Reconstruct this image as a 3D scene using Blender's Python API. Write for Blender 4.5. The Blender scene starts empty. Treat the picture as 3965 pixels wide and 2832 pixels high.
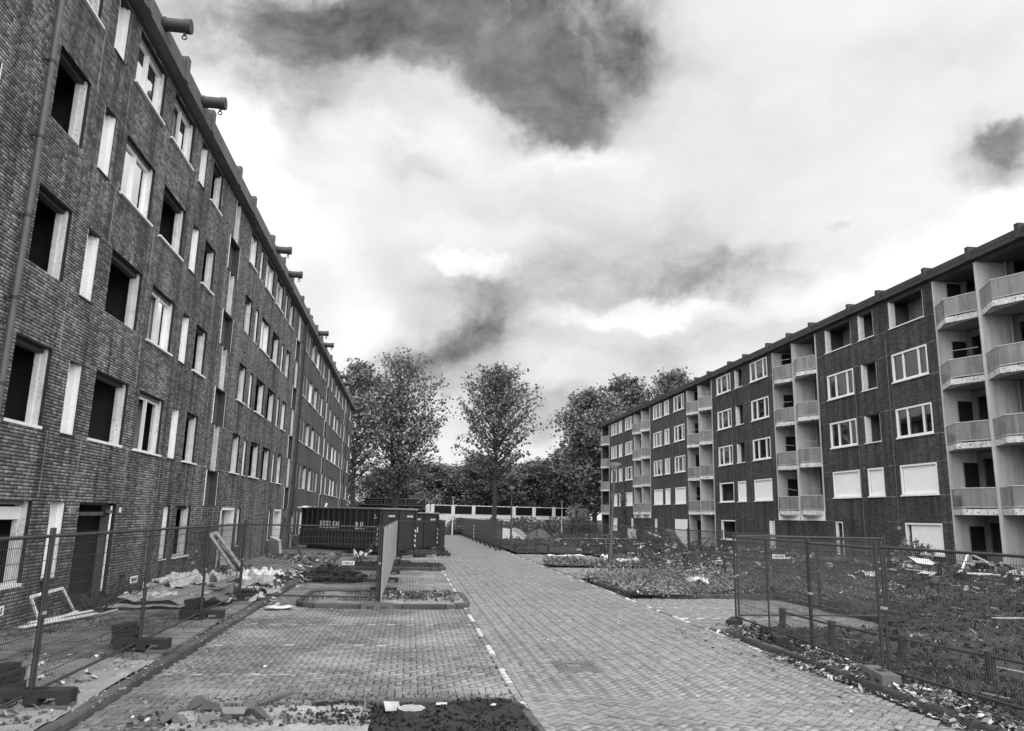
import bpy, math, random
import numpy as np
from mathutils import Vector, Matrix
rnd = random.Random(7)
nr = np.random.RandomState(11)
sc = bpy.context.scene
col = sc.collection
# ------------------------------------------------------------------ camera
RM = np.array([[0.99084949, -0.04808578, -0.12611523],
               [-0.13307686, -0.19204275, -0.97232203],
               [0.02253535, 0.9802078, -0.19668456]])
FPX = 752.25           # focal length in pixels of a 1024 wide picture
CAM = np.array([0, 0, 2.2])
cd = bpy.data.cameras.new('camera'); cam = bpy.data.objects.new('camera', cd); col.objects.link(cam)
m = Matrix([list(RM[0]) + [0], list(RM[1]) + [0], list(RM[2]) + [2.2], [0, 0, 0, 1]])
cam.matrix_world = m
cd.sensor_width = 36; cd.lens = 2912.7 / 3965 * 36; cd.clip_end = 3000; cd.clip_start = 0.05
sc.camera = cam

def pix(P):
    q = RM.T @ (np.array(P, float) - CAM)
    if q[2] > -0.1: return None
    return 512 - q[0] * FPX / q[2], 365.5 + q[1] * FPX / q[2]

def raydir(xs, ys):
    """world direction through a point of the picture, given in its 2274 x 1624 scale"""
    k = 3965 / 2274
    d = RM @ np.array([xs * k - 1982.5, -(ys * k - 1416), -2912.7])
    return d / np.linalg.norm(d)
# ------------------------------------------------------------------ sky
SUN_EL, SUN_AZ = 50, 176      # degrees; azimuth from +Y towards +X
w = bpy.data.worlds.new('World'); sc.world = w; w.use_nodes = True
NT = w.node_tree; NT.nodes.clear()
def N(nt, t, **k):
    n = nt.nodes.new(t)
    for a, b in k.items(): setattr(n, a, b)
    return n
def setin(nt, sock, v):
    if isinstance(v, bpy.types.NodeSocket): nt.links.new(v, sock)
    elif v is not None: sock.default_value = v
def MA(nt, op, a, b=None, c=None, clamp=False):
    n = N(nt, 'ShaderNodeMath', operation=op, use_clamp=clamp)
    for i, v in enumerate((a, b, c)):
        if v is not None: setin(nt, n.inputs[i], v)
    return n.outputs[0]
def VM(nt, op, a, b=None, out=0):
    n = N(nt, 'ShaderNodeVectorMath', operation=op)
    setin(nt, n.inputs[0], a)
    if b is not None: setin(nt, n.inputs[1], b)
    return n.outputs[out]
def NOISE(nt, vec, scale, detail=4, rough=.5, out=0):
    n = N(nt, 'ShaderNodeTexNoise'); setin(nt, n.inputs['Vector'], vec)
    n.inputs['Scale'].default_value = scale; n.inputs['Detail'].default_value = detail; n.inputs['Roughness'].default_value = rough
    return n.outputs[out]
def RANGE(nt, v, a, b, c=0., d=1., smooth=False):
    n = N(nt, 'ShaderNodeMapRange'); n.interpolation_type = 'SMOOTHSTEP' if smooth else 'LINEAR'; setin(nt, n.inputs[0], v)
    for i, x in enumerate((a, b, c, d)): n.inputs[i + 1].default_value = x
    return n.outputs[0]
tc = N(NT, 'ShaderNodeTexCoord').outputs['Generated']
nc = NOISE(NT, tc, 3.2, 6, .58, out=1)
nc2 = NOISE(NT, tc, 11., 5, .6, out=1)
off = VM(NT, 'SUBTRACT', nc, (0.5, 0.5, 0.5)); off = VM(NT, 'MULTIPLY', off, (.20, .20, .20))
off2 = VM(NT, 'SUBTRACT', nc2, (0.5, 0.5, 0.5)); off2 = VM(NT, 'MULTIPLY', off2, (.075, .075, .075))
dv = VM(NT, 'ADD', VM(NT, 'ADD', tc, off), off2)
def blob(cx, cy, rx, ry, amp, ang=0, vec=dv, p=1.0):
    """one cloud of the sky: centre and half sizes as seen in the photograph, fixed as a direction"""
    c = raydir(cx, cy); ca, sa = math.cos(math.radians(ang)), math.sin(math.radians(ang))
    e1 = raydir(cx + rx * ca, cy + rx * sa) - c; e2 = raydir(cx - ry * sa, cy + ry * ca) - c
    l1 = np.linalg.norm(e1); l2 = np.linalg.norm(e2); e1 = e1 / l1 ** 2; e2 = e2 / l2 ** 2
    d = VM(NT, 'SUBTRACT', vec, tuple(c))
    a = VM(NT, 'DOT_PRODUCT', d, tuple(e1), out=1); b = VM(NT, 'DOT_PRODUCT', d, tuple(e2), out=1)
    front = VM(NT, 'DOT_PRODUCT', tc, tuple(c), out=1)
    r = MA(NT, 'ADD', MA(NT, 'MULTIPLY', a, a), MA(NT, 'MULTIPLY', b, b))
    g = MA(NT, 'POWER', 2.71828, MA(NT, 'MULTIPLY', MA(NT, 'POWER', r, 1.5), -1.0))
    g = MA(NT, 'MULTIPLY', g, MA(NT, 'GREATER_THAN', front, 0))
    return MA(NT, 'MULTIPLY', g, amp)
def total(L):
    s = L[0]
    for x in L[1:]: s = MA(NT, 'ADD', s, x)
    return s
dark = total([blob(880, 10, 430, 110, .85), blob(1060, 90, 330, 110, .85), blob(1215, 200, 150, 90, .80, 25), blob(1400, 30, 150, 90, .75, -20), blob(1290, 280, 50, 30, .3, 20),
              blob(640, 60, 190, 100, .45), blob(700, 190, 120, 60, .42, 35), blob(1020, 735, 130, 50, .75, -14), blob(1080, 665, 75, 62, .62), blob(870, 790, 120, 30, .35, -10),
              blob(1460, 600, 300, 80, .26, -4), blob(1560, 590, 170, 60, .40, -8), blob(1640, 640, 110, 45, .30), blob(1330, 650, 160, 45, .16), blob(1240, 770, 180, 40, .14), blob(2310, 262, 95, 55, .9, 15), blob(2190, 330, 90, 60, .30),
              blob(1850, 480, 24, 17, .5), blob(690, 400, 70, 90, .24), blob(950, 370, 70, 30, .22), blob(1190, 900, 170, 34, .40), blob(1230, 980, 120, 40, .38), blob(940, 850, 140, 40, .28), blob(1640, 760, 320, 50, .22), blob(1250, 470, 300, 60, .20), blob(2060, 70, 200, 60, .14), blob(1700, 560, 120, 40, .35)])
soft = total([blob(1300, 650, 520, 190, .17), blob(1480, 595, 350, 90, .24, -5), blob(1640, 765, 330, 55, .24, -6), blob(1200, 870, 330, 80, .27), blob(890, 800, 150, 60, .30), blob(640, 70, 240, 140, .42), blob(700, 230, 140, 90, .34),
              blob(690, 400, 80, 120, .20), blob(1070, 690, 170, 110, .34), blob(1000, 110, 580, 190, .30), blob(1340, 140, 180, 130, .3), blob(1190, 960, 230, 50, .28), blob(2260, 300, 140, 90, .42), blob(1380, 470, 260, 70, .15), blob(1700, 600, 170, 60, .22), blob(2120, 60, 220, 80, .12), blob(930, 370, 120, 40, .2)])
white = total([blob(520, 260, 130, 240, .9, 20), blob(610, 480, 170, 140, .8), blob(1440, 690, 120, 30, 1.6, -6), blob(1060, 580, 90, 26, 1.5), blob(1560, 700, 90, 24, 1.0, -8), blob(870, 330, 330, 60, .35), blob(1080, 520, 200, 40, .35),
               blob(2000, 600, 330, 70, .6, -25), blob(770, 720, 90, 120, .6), blob(1290, 715, 100, 26, .7), blob(2240, 440, 120, 60, .6), blob(1300, 330, 120, 26, .4), blob(1180, 820, 120, 40, .3)])
grain = NOISE(NT, VM(NT, 'ADD', tc, off), 5.0, 10, .64)
dark = MA(NT, 'MULTIPLY', dark, RANGE(NT, grain, .32, .66, .25, 1.65))
body = MA(NT, 'MULTIPLY', RANGE(NT, dark, .10, 1.15, 0, 1, True), .76)
grain2 = NOISE(NT, VM(NT, 'ADD', VM(NT, 'MULTIPLY', tc, (1, 1, 1.8)), off), 6., 10, .62)
wisps = NOISE(NT, VM(NT, 'ADD', VM(NT, 'MULTIPLY', tc, (1, 1, 2.2)), off), 2.6, 9, .62)
value = MA(NT, 'ADD', RANGE(NT, wisps, .38, .64, .97, .84), MA(NT, 'MULTIPLY', MA(NT, 'MINIMUM', white, 1.0), .32))
value = MA(NT, 'MULTIPLY', value, MA(NT, 'SUBTRACT', 1.0, MA(NT, 'MULTIPLY', MA(NT, 'MINIMUM', soft, .50), RANGE(NT, grain2, .32, .68, .25, 1.35))))
value = MA(NT, 'MULTIPLY', value, MA(NT, 'SUBTRACT', 1.0, MA(NT, 'MULTIPLY', body, RANGE(NT, grain2, .34, .64, .66, 1.02))))
value = MA(NT, 'MINIMUM', value, 1.15)
nish = N(NT, 'ShaderNodeTexSky', sky_type='NISHITA', sun_disc=False)
nish.sun_elevation = math.radians(SUN_EL); nish.sun_rotation = math.radians(SUN_AZ)
bw = N(NT, 'ShaderNodeRGBToBW'); NT.links.new(nish.outputs[0], bw.inputs[0])
skyv = MA(NT, 'ADD', MA(NT, 'MULTIPLY', value, 9.6), MA(NT, 'MULTIPLY', MA(NT, 'MINIMUM', bw.outputs[0], 6.), .08))
bg = N(NT, 'ShaderNodeBackground'); bg.inputs['Strength'].default_value = 0.10
NT.links.new(skyv, bg.inputs['Color'])
NT.links.new(bg.outputs[0], N(NT, 'ShaderNodeOutputWorld').inputs[0])
# ------------------------------------------------------------------ sun
sd = bpy.data.lights.new('sun', 'SUN'); sd.energy = 5.0; sd.angle = math.radians(115); sd.color = (1, 1, 1)
so = bpy.data.objects.new('sun', sd); col.objects.link(so)
el, az = math.radians(SUN_EL), math.radians(SUN_AZ)
so.rotation_euler = Vector((math.sin(az) * math.cos(el), math.cos(az) * math.cos(el), math.sin(el))).to_track_quat('Z', 'Y').to_euler()
sc.view_settings.view_transform = 'Standard'; sc.view_settings.look = 'None'; sc.view_settings.exposure = 0; sc.view_settings.gamma = 1
sc.view_settings.use_curve_mapping = False
sc.cycles.max_bounces = 5; sc.cycles.transparent_max_bounces = 24
# ------------------------------------------------------------------ materials
def mat(name, v, var=.25, scale=2., rough=.85, bump=0., bscale=30., shade=0., streak=0., metallic=0., fine=.0, coat=0, spots=0., spotv=.02, spec=.5, alpha=1., st=.60, transl=0., dust=0., dustv=.3):
    """grey procedural material: v base value, var mottling, shade piece-to-piece variation"""
    M = bpy.data.materials.new(name); M.use_nodes = True; nt = M.node_tree; nt.nodes.clear()
    pos = N(nt, 'ShaderNodeNewGeometry').outputs['Position']
    oi = N(nt, 'ShaderNodeObjectInfo')
    f = RANGE(nt, NOISE(nt, pos, scale, 6, .6), .25, .75, 1 - var, 1 + var)
    if fine: f = MA(nt, 'MULTIPLY', f, RANGE(nt, NOISE(nt, pos, scale * 22, 3, .7), .3, .7, 1 - fine, 1 + fine))
    if shade:
        at = N(nt, 'ShaderNodeAttribute'); at.attribute_name = 'shade'
        s = MA(nt, 'ADD', at.outputs['Fac'], oi.outputs['Random'])
        s = MA(nt, 'FRACT', s)
        f = MA(nt, 'MULTIPLY', f, RANGE(nt, s, 0, 1, 1 - shade, 1 + shade))
    if streak:
        vs = VM(nt, 'MULTIPLY', pos, (2.2, 2.2, .16))
        f = MA(nt, 'MULTIPLY', f, RANGE(nt, NOISE(nt, vs, 1.3, 5, .6), .42, .66, 1., 1 - streak))
    c = MA(nt, 'MULTIPLY', f, v)
    if shade:
        wa = N(nt, 'ShaderNodeAttribute'); wa.attribute_name = 'white'
        c = MA(nt, 'ADD', c, MA(nt, 'MULTIPLY', wa.outputs['Fac'], .42))
    if dust:
        c2 = MA(nt, 'MULTIPLY', RANGE(nt, NOISE(nt, pos, .55, 7, .65), .46, .64, 0, dust), 1)
        mx = N(nt, 'ShaderNodeMix'); setin(nt, mx.inputs[0], c2); setin(nt, mx.inputs[2], c); mx.inputs[3].default_value = dustv
        c = mx.outputs[0]
    if spots:
        k = RANGE(nt, NOISE(nt, pos, scale * 5, 6, .7), st, st + .07, 0, spots)
        mx = N(nt, 'ShaderNodeMix'); setin(nt, mx.inputs[0], k); setin(nt, mx.inputs[2], c); mx.inputs[3].default_value = spotv
        c = mx.outputs[0]
    p = N(nt, 'ShaderNodeBsdfPrincipled'); setin(nt, p.inputs['Base Color'], c)
    p.inputs['Roughness'].default_value = rough; p.inputs['Metallic'].default_value = metallic
    p.inputs['Specular IOR Level'].default_value = spec
    if coat: p.inputs['Coat Weight'].default_value = coat
    if bump:
        b = N(nt, 'ShaderNodeBump'); b.inputs['Strength'].default_value = bump; b.inputs['Distance'].default_value = .02
        setin(nt, b.inputs['Height'], NOISE(nt, pos, bscale, 5, .65)); nt.links.new(b.outputs[0], p.inputs['Normal'])
    sh = p.outputs[0]
    if transl:
        tr = N(nt, 'ShaderNodeBsdfTranslucent'); setin(nt, tr.inputs[0], c)
        mx = N(nt, 'ShaderNodeMixShader'); mx.inputs[0].default_value = transl; nt.links.new(sh, mx.inputs[1]); nt.links.new(tr.outputs[0], mx.inputs[2]); sh = mx.outputs[0]
    if alpha < 1:
        tr = N(nt, 'ShaderNodeBsdfTransparent')
        mx = N(nt, 'ShaderNodeMixShader'); mx.inputs[0].default_value = alpha; nt.links.new(tr.outputs[0], mx.inputs[1]); nt.links.new(sh, mx.inputs[2]); sh = mx.outputs[0]
    nt.links.new(sh, N(nt, 'ShaderNodeOutputMaterial').inputs[0])
    return M
def brickmat(name, v1, v2, mort, bw_, rh, ms, axis='yz', streak=.55):
    M = bpy.data.materials.new(name); M.use_nodes = True; nt = M.node_tree; nt.nodes.clear()
    pos = N(nt, 'ShaderNodeNewGeometry').outputs['Position']
    sp = N(nt, 'ShaderNodeSeparateXYZ'); nt.links.new(pos, sp.inputs[0]); cb = N(nt, 'ShaderNodeCombineXYZ')
    a, b = ('YZ', 'XY', 'XZ')[('yz', 'xy', 'xz').index(axis)]
    nt.links.new(sp.outputs[a], cb.inputs[0]); nt.links.new(sp.outputs[b], cb.inputs[1])
    bt = N(nt, 'ShaderNodeTexBrick'); nt.links.new(cb.outputs[0], bt.inputs['Vector'])
    bt.inputs['Color1'].default_value = (v1, v1, v1, 1); bt.inputs['Color2'].default_value = (v2, v2, v2, 1); bt.inputs['Mortar'].default_value = (mort, mort, mort, 1)
    bt.inputs['Scale'].default_value = 1; bt.inputs['Brick Width'].default_value = bw_; bt.inputs['Row Height'].default_value = rh; bt.inputs['Mortar Size'].default_value = ms
    bt.inputs['Mortar Smooth'].default_value = .1
    b1 = N(nt, 'ShaderNodeRGBToBW'); nt.links.new(bt.outputs[0], b1.inputs[0])
    f = RANGE(nt, NOISE(nt, pos, .9, 6, .6), .3, .7, .78, 1.22)
    f = MA(nt, 'MULTIPLY', f, RANGE(nt, NOISE(nt, VM(nt, 'MULTIPLY', pos, (2.2, 2.2, .16)), 1.3, 5, .6), .42, .66, 1., 1 - streak))
    f = MA(nt, 'MULTIPLY', f, RANGE(nt, NOISE(nt, pos, 9, 3, .7), .3, .7, .8, 1.2))
    p = N(nt, 'ShaderNodeBsdfPrincipled'); setin(nt, p.inputs['Base Color'], MA(nt, 'MULTIPLY', f, b1.outputs[0])); p.inputs['Roughness'].default_value = .9
    bp = N(nt, 'ShaderNodeBump'); bp.invert = True; bp.inputs['Distance'].default_value = .008; bp.inputs['Strength'].default_value = .7
    nt.links.new(bt.outputs['Fac'], bp.inputs['Height']); nt.links.new(bp.outputs[0], p.inputs['Normal'])
    nt.links.new(p.outputs[0], N(nt, 'ShaderNodeOutputMaterial').inputs[0])
    return M
def glassmat(name, dark=.02, clear=.75, rough=.03):
    M = bpy.data.materials.new(name); M.use_nodes = True; nt = M.node_tree; nt.nodes.clear()
    tr = N(nt, 'ShaderNodeBsdfTransparent'); tr.inputs[0].default_value = (clear,) * 3 + (1,)
    gl = N(nt, 'ShaderNodeBsdfGlossy'); gl.inputs['Roughness'].default_value = rough; gl.inputs[0].default_value = (.95, .95, .95, 1)
    fr = N(nt, 'ShaderNodeFresnel'); fr.inputs[0].default_value = 1.9
    mx = N(nt, 'ShaderNodeMixShader'); nt.links.new(fr.outputs[0], mx.inputs[0]); nt.links.new(tr.outputs[0], mx.inputs[1]); nt.links.new(gl.outputs[0], mx.inputs[2])
    nt.links.new(mx.outputs[0], N(nt, 'ShaderNodeOutputMaterial').inputs[0]); return M
K = {}
K['brickL'] = mat('brick_light_grey', .185, .38, .6, .85, .3, 60, shade=.5, streak=.72, fine=.2)
K['mortarL'] = mat('mortar_dark', .022, .3, 3, .95)
K['brickLfar'] = brickmat('brickwork_far_left', .165, .11, .035, .215, .0628, .010)
K['brickR'] = mat('brick_dark', .070, .40, .6, .85, .3, 60, shade=.5, streak=.66, fine=.2)
K['mortarR'] = mat('mortar_grey', .115, .3, 3, .95, streak=.3)
K['brickRfar'] = brickmat('brickwork_far_right', .074, .048, .10, .215, .0628, .008)
K['corniceL'] = mat('cornice_concrete', .12, .25, 1.2, .85, .2, 20, spots=.8, spotv=.05, streak=.2)
K['corniceR'] = mat('cornice_dark_concrete', .042, .25, 1.2, .85, .2, 20, spots=.5, spotv=.12)
K['concrete'] = mat('pale_concrete', .40, .25, 1.2, .85, .2, 14, spots=.25, spotv=.2, streak=.35, fine=.06)
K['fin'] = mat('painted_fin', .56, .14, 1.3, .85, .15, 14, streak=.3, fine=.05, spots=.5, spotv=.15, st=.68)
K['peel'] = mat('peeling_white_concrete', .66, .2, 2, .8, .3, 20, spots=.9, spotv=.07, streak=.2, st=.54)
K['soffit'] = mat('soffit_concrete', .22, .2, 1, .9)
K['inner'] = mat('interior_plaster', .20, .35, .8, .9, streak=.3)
K['innerL'] = mat('dim_room_plaster', .045, .4, .8, .9)  # plaster darkened so that the gloom of the left rooms is in its colour
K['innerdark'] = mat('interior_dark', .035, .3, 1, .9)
K['white'] = mat('white_paint', .82, .08, 2, .55, .08, 30, spots=.35, spotv=.35, fine=.05)
K['whiteold'] = mat('weathered_white_wood', .72, .2, 3, .7, .25, 40, spots=.7, spotv=.22, fine=.14, streak=.2, st=.57)
K['board'] = mat('white_boarding', .90, .05, 1.1, .6, .15, 6, fine=.03)
K['curtain'] = mat('pale_curtain', .60, .15, 2, .9)
K['curtaindark'] = mat('grey_curtain', .16, .3, 3, .9)
K['glass'] = glassmat('window_glass')
K['screen'] = mat('wired_balcony_glass', .24, .22, 1.2, .22, fine=.05, streak=.4)
K['railing'] = mat('rail_aluminium', .5, .1, 5, .4, metallic=.4)
K['darkmetal'] = mat('dark_metal', .035, .3, 5, .6, .1, 40)
K['pipe'] = mat('grey_pipe', .10, .2, 3, .5, .05, 40)
K['lintel'] = mat('steel_lintel', .05, .3, 5, .8)
K['paver'] = mat('road_paver', .215, .2, .3, .58, .25, 90, shade=.22, fine=.12, dust=.3, dustv=.30, spots=.15, spotv=.06, st=.66)
K['bay'] = mat('bay_paver', .15, .42, .45, .7, .3, 90, shade=.25, fine=.12, dust=.7, dustv=.36, spots=.4, spotv=.05, st=.63)
K['joint'] = mat('paving_joint', .026, .5, 3, .95, dust=.5, dustv=.13)
K['roadfar'] = mat('distant_paving', .175, .12, .8, .7, .3, 25, fine=.14)
K['tile'] = mat('pavement_tile', .15, .25, .9, .8, .3, 60, shade=.3, fine=.12, dust=.35, dustv=.22)
K['kerb'] = mat('kerb_concrete', .075, .35, 2.5, .9, .4, 30, shade=.2, fine=.2)
K['soil'] = mat('dark_soil', .022, .5, 1.5, .98, .9, 12, fine=.4, spots=.25, spotv=.10)
K['bank'] = mat('bank_soil', .025, .5, .6, .98, .9, 9, fine=.45, spots=.35, spotv=.10)
K['sand'] = mat('sandy_rubble', .26, .35, 1.5, .98, .8, 14, fine=.3, spots=.7, spotv=.05)
K['sandpile'] = mat('sand', .45, .15, 2, .98, .6, 14, fine=.15)
K['tube'] = mat('galvanised_tube', .05, .2, 5, .5, metallic=.3)
K['tubepale'] = mat('galvanised_tube_pale', .30, .15, 5, .45, metallic=.3)
K['wire'] = mat('galvanised_wire', .15, .1, 5, .5, metallic=.3)
K['foot'] = mat('recycled_rubber_foot', .028, .3, 6, .85, .3, 60, fine=.2)
K['footpale'] = mat('grey_concrete_foot', .13, .2, 6, .85, .3, 60, fine=.15)
K['sign'] = mat('sign_white', .75, .03, 2, .5)
K['black'] = mat('sign_black', .012, .1, 2, .6)
K['cloth'] = mat('pale_screen_cloth', .42, .15, .8, .9, .3, 6, streak=.25, transl=.2)
K['net'] = mat('dark_windbreak_net', .06, .3, 1., .9, alpha=.36)
K['gully'] = mat('worn_cast_iron', .16, .3, 6, .55, .2, 50, fine=.2)
K['cont'] = mat('container_paint', .030, .35, 1.5, .6, .1, 20, spots=.7, spotv=.09, streak=.3)
K['contend'] = K['cont']
K['rust'] = mat('container_edge', .16, .4, 5, .8, .3, 30)
K['letter'] = mat('white_lettering', .85, .05, 5, .6)
K['barrier'] = mat('white_barrier_panel', .82, .1, .8, .6, streak=.15)
K['darkglass'] = mat('black_barrier_glass', .004, .1, 1, .35, spec=.2)
K['bark'] = mat('bark', .045, .35, 3, .95, .5, 18)
K['leaf'] = mat('leaves', .165, .3, .35, .55, shade=.55, transl=.3)
K['leafdark'] = mat('leaves_dark', .13, .4, .25, .6, shade=.6, transl=.2)
K['leafpale'] = mat('leaves_pale', .20, .3, .4, .6, shade=.5, transl=.3)
K['weed'] = mat('weeds', .06, .5, 1.2, .7, shade=.7, transl=.2)
K['weedpale'] = mat('pale_weeds', .22, .5, 1.2, .7, shade=.7, transl=.2)
K['litter'] = mat('leaf_litter', .17, .4, 2, .8, shade=.9)
K['lamp'] = mat('lamp_post_paint', .06, .25, 3, .5, .05, 30)
K['lampwhite'] = mat('white_lamp_post', .6, .1, 3, .5)
K['lampglass'] = mat('lamp_bowl', .33, .1, 3, .35)
K['tarp'] = mat('grey_linoleum', .33, .15, 1.3, .6, .1, 10, fine=.05, spots=.15, spotv=.1)
K['paper'] = mat('white_rubbish', .62, .2, 4, .7, .2, 10)
K['wood'] = mat('old_timber', .10, .4, 5, .9, .4, 30)
K['woodcut'] = mat('cut_wood', .42, .2, 12, .85, .2, 40)
K['rubble'] = mat('rubble_stone', .12, .35, 5, .95, .5, 30, shade=.5)
K['reed'] = mat('mattress_fabric', .5, .2, 3, .9)
# ------------------------------------------------------------------ mesh tools
def link(name, me, m=None, parent=None):
    o = bpy.data.objects.new(name, me); col.objects.link(o)
    if m is not None and me is not None: me.materials.append(K[m] if isinstance(m, str) else m)
    if parent is not None: o.parent = parent
    return o
def tag(o, label, cat, group=None):
    o['label'] = label; o['category'] = cat
    if group: o['group'] = group
    return o
def empty(name, loc=(0, 0, 0), rz=0, label=None, cat=None, group=None):
    o = bpy.data.objects.new(name, None); col.objects.link(o); o.location = loc; o.rotation_euler = (0, 0, rz); o.empty_display_size = .2
    if label: tag(o, label, cat, group)
    return o
BF = ((0, 3, 2, 1), (4, 5, 6, 7), (0, 1, 5, 4), (1, 2, 6, 5), (2, 3, 7, 6), (3, 0, 4, 7))
class MB:
    """collects shapes; xp/sg give the facade frame: (u along the street, w outward, z up)"""
    def __init__(s, xp=None, sg=1): s.v = []; s.f = []; s.xp = xp; s.sg = sg; s.sm = []
    def T(s, p): return (p[0], p[1], p[2]) if s.xp is None else (s.xp + s.sg * p[1], p[0], p[2])
    def pts(s, ps, fs, sm=False):
        n = len(s.v); s.v += [s.T(p) for p in ps]; s.f += [tuple(i + n for i in f) for f in fs]; s.sm += [sm] * len(fs)
    def box(s, a0, a1, b0, b1, z0, z1):
        s.pts([(a0, b0, z0), (a1, b0, z0), (a1, b1, z0), (a0, b1, z0), (a0, b0, z1), (a1, b0, z1), (a1, b1, z1), (a0, b1, z1)], BF); return s
    def obox(s, c, ax, hs):
        c = Vector(c); X, Y, Z = [Vector(a).normalized() * h for a, h in zip(ax, hs)]
        s.pts([tuple(c + X * i + Y * j + Z * k) for k in (-1, 1) for (i, j) in ((-1, -1), (1, -1), (1, 1), (-1, 1))], BF); return s
    def bar(s, p, q, a, b=None):
        p, q = Vector(p), Vector(q); d = (q - p); L = d.length; d.normalize()
        u = d.cross(Vector((0, 0, 1)));  u = Vector((1, 0, 0)) if u.length < 1e-3 else u.normalized()
        return s.obox((p + q) / 2, (d, u, d.cross(u)), (L / 2, a, b or a))
    def tube(s, path, rads, n=6, cap=True, sm=True):
        P = [Vector(p) for p in path]; k = len(P); vs = []
        if not hasattr(rads, '__len__'): rads = [rads] * k
        ref = None
        for i, p in enumerate(P):
            d = (P[min(i + 1, k - 1)] - P[max(i - 1, 0)]).normalized()
            if ref is None: ref = Vector((0, 0, 1)) if abs(d.z) < .9 else Vector((1, 0, 0))
            u = d.cross(ref).normalized(); v = d.cross(u); ref = -v if False else ref
            vs += [tuple(p + (u * math.cos(t) + v * math.sin(t)) * rads[i]) for t in [2 * math.pi * j / n for j in range(n)]]
        fs = [(i * n + j, i * n + (j + 1) % n, (i + 1) * n + (j + 1) % n, (i + 1) * n + j) for i in range(k - 1) for j in range(n)]
        s.pts(vs, fs, sm)
        if cap: s.pts(vs[:n], [tuple(range(n))[::-1]]); s.pts(vs[-n:], [tuple(range(n))])
        return s
    def lathe(s, prof, n=20, c=(0, 0, 0)):
        vs = [(c[0] + r * math.cos(2 * math.pi * j / n), c[1] + r * math.sin(2 * math.pi * j / n), c[2] + z) for r, z in prof for j in range(n)]
        s.pts(vs, [(i * n + j, i * n + (j + 1) % n, (i + 1) * n + (j + 1) % n, (i + 1) * n + j) for i in range(len(prof) - 1) for j in range(n)], True); return s
    def prism(s, poly, z0, z1):
        n = len(poly); s.pts([(x, y, z0) for x, y in poly] + [(x, y, z1) for x, y in poly], [tuple(range(n))[::-1], tuple(range(n, 2 * n))] + [(i, (i + 1) % n, n + (i + 1) % n, n + i) for i in range(n)]); return s
    def mesh(s, name='m'):
        me = bpy.data.meshes.new(name); me.from_pydata(s.v, [], s.f)
        if any(s.sm): me.polygons.foreach_set('use_smooth', s.sm)
        me.update(); return me
    def build(s, name, m, parent=None): return link(name, s.mesh(name), m, parent)
def bulk(name, V, F, m, parent=None, shade=None, white=None, stuff=True, smooth=False):
    """fast mesh of equal polygons from numpy arrays"""
    V = np.asarray(V, np.float32).reshape(-1, 3); F = np.asarray(F, np.int32); nf, k = F.shape
    me = bpy.data.meshes.new(name); me.vertices.add(len(V)); me.vertices.foreach_set('co', V.ravel())
    me.loops.add(nf * k); me.loops.foreach_set('vertex_index', F.ravel()); me.polygons.add(nf)
    me.polygons.foreach_set('loop_start', np.arange(0, nf * k, k, dtype=np.int32))
    try: me.polygons.foreach_set('loop_total', np.full(nf, k, np.int32))
    except Exception: pass
    for nm, a in (('shade', shade), ('white', white)):
        if a is not None:
            at = me.attributes.new(nm, 'FLOAT', 'FACE'); at.data.foreach_set('value', np.asarray(a, np.float32))
    if smooth: me.polygons.foreach_set('use_smooth', np.ones(nf, bool))
    me.update(calc_edges=True)
    o = link(name, me, m, parent)
    if stuff: o['kind'] = 'stuff'
    return o
def boxes(C, A, B, D):
    """C centres (n,3); A,B,D half axes (n,3): five sided boxes (no back, at -D)"""
    C, A, B, D = [np.asarray(x, np.float32) for x in (C, A, B, D)]
    n = len(C); V = np.empty((n, 8, 3), np.float32); i = 0
    for k in (-1, 1):
        for a, b in ((-1, -1), (1, -1), (1, 1), (-1, 1)):
            t = 1 if k < 0 else .975
            V[:, i] = C + A * a * t + B * b * t + D * k; i += 1
    F = np.array([(4, 5, 6, 7), (0, 1, 5, 4), (1, 2, 6, 5), (2, 3, 7, 6), (3, 0, 4, 7)], np.int32)
    F = (F[None] + (np.arange(n) * 8)[:, None, None]).reshape(-1, 4)
    return V.reshape(-1, 3), F
def vn(x, y, s=1., seed=0):
    """value noise 0..1"""
    g = np.random.RandomState(seed).rand(256, 256); x = np.asarray(x) * s + 100; y = np.asarray(y) * s + 100
    i, j = np.floor(x).astype(int), np.floor(y).astype(int); u, v = x - i, y - j; u = u * u * (3 - 2 * u); v = v * v * (3 - 2 * v)
    a = g[i % 256, j % 256]; b = g[(i + 1) % 256, j % 256]; c = g[i % 256, (j + 1) % 256]; d = g[(i + 1) % 256, (j + 1) % 256]
    return (a * (1 - u) + b * u) * (1 - v) + (c * (1 - u) + d * u) * v
def fbm(x, y, s=1., seed=0, o=4): return sum(vn(x, y, s * 2 ** k, seed + k) / 2 ** k for k in range(o)) / sum(1 / 2 ** k for k in range(o))
def text(name, s, size, m, parent, loc, rot, ext=.004, spacing=1., fat=0., align='LEFT', xs=1.):
    cu = bpy.data.curves.new(name, 'FONT'); cu.body = s; cu.size = size; cu.extrude = ext; cu.space_character = spacing; cu.offset = fat; cu.align_x = align; cu.resolution_u = 3
    t = bpy.data.objects.new('tmp', cu); col.objects.link(t); dg = bpy.context.evaluated_depsgraph_get()
    me = bpy.data.meshes.new_from_object(t.evaluated_get(dg)); bpy.data.objects.remove(t); me.materials.clear()
    o = link(name, me, m, parent); o.location = loc; o.rotation_euler = rot; o.scale = (xs, 1, 1); return o
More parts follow.
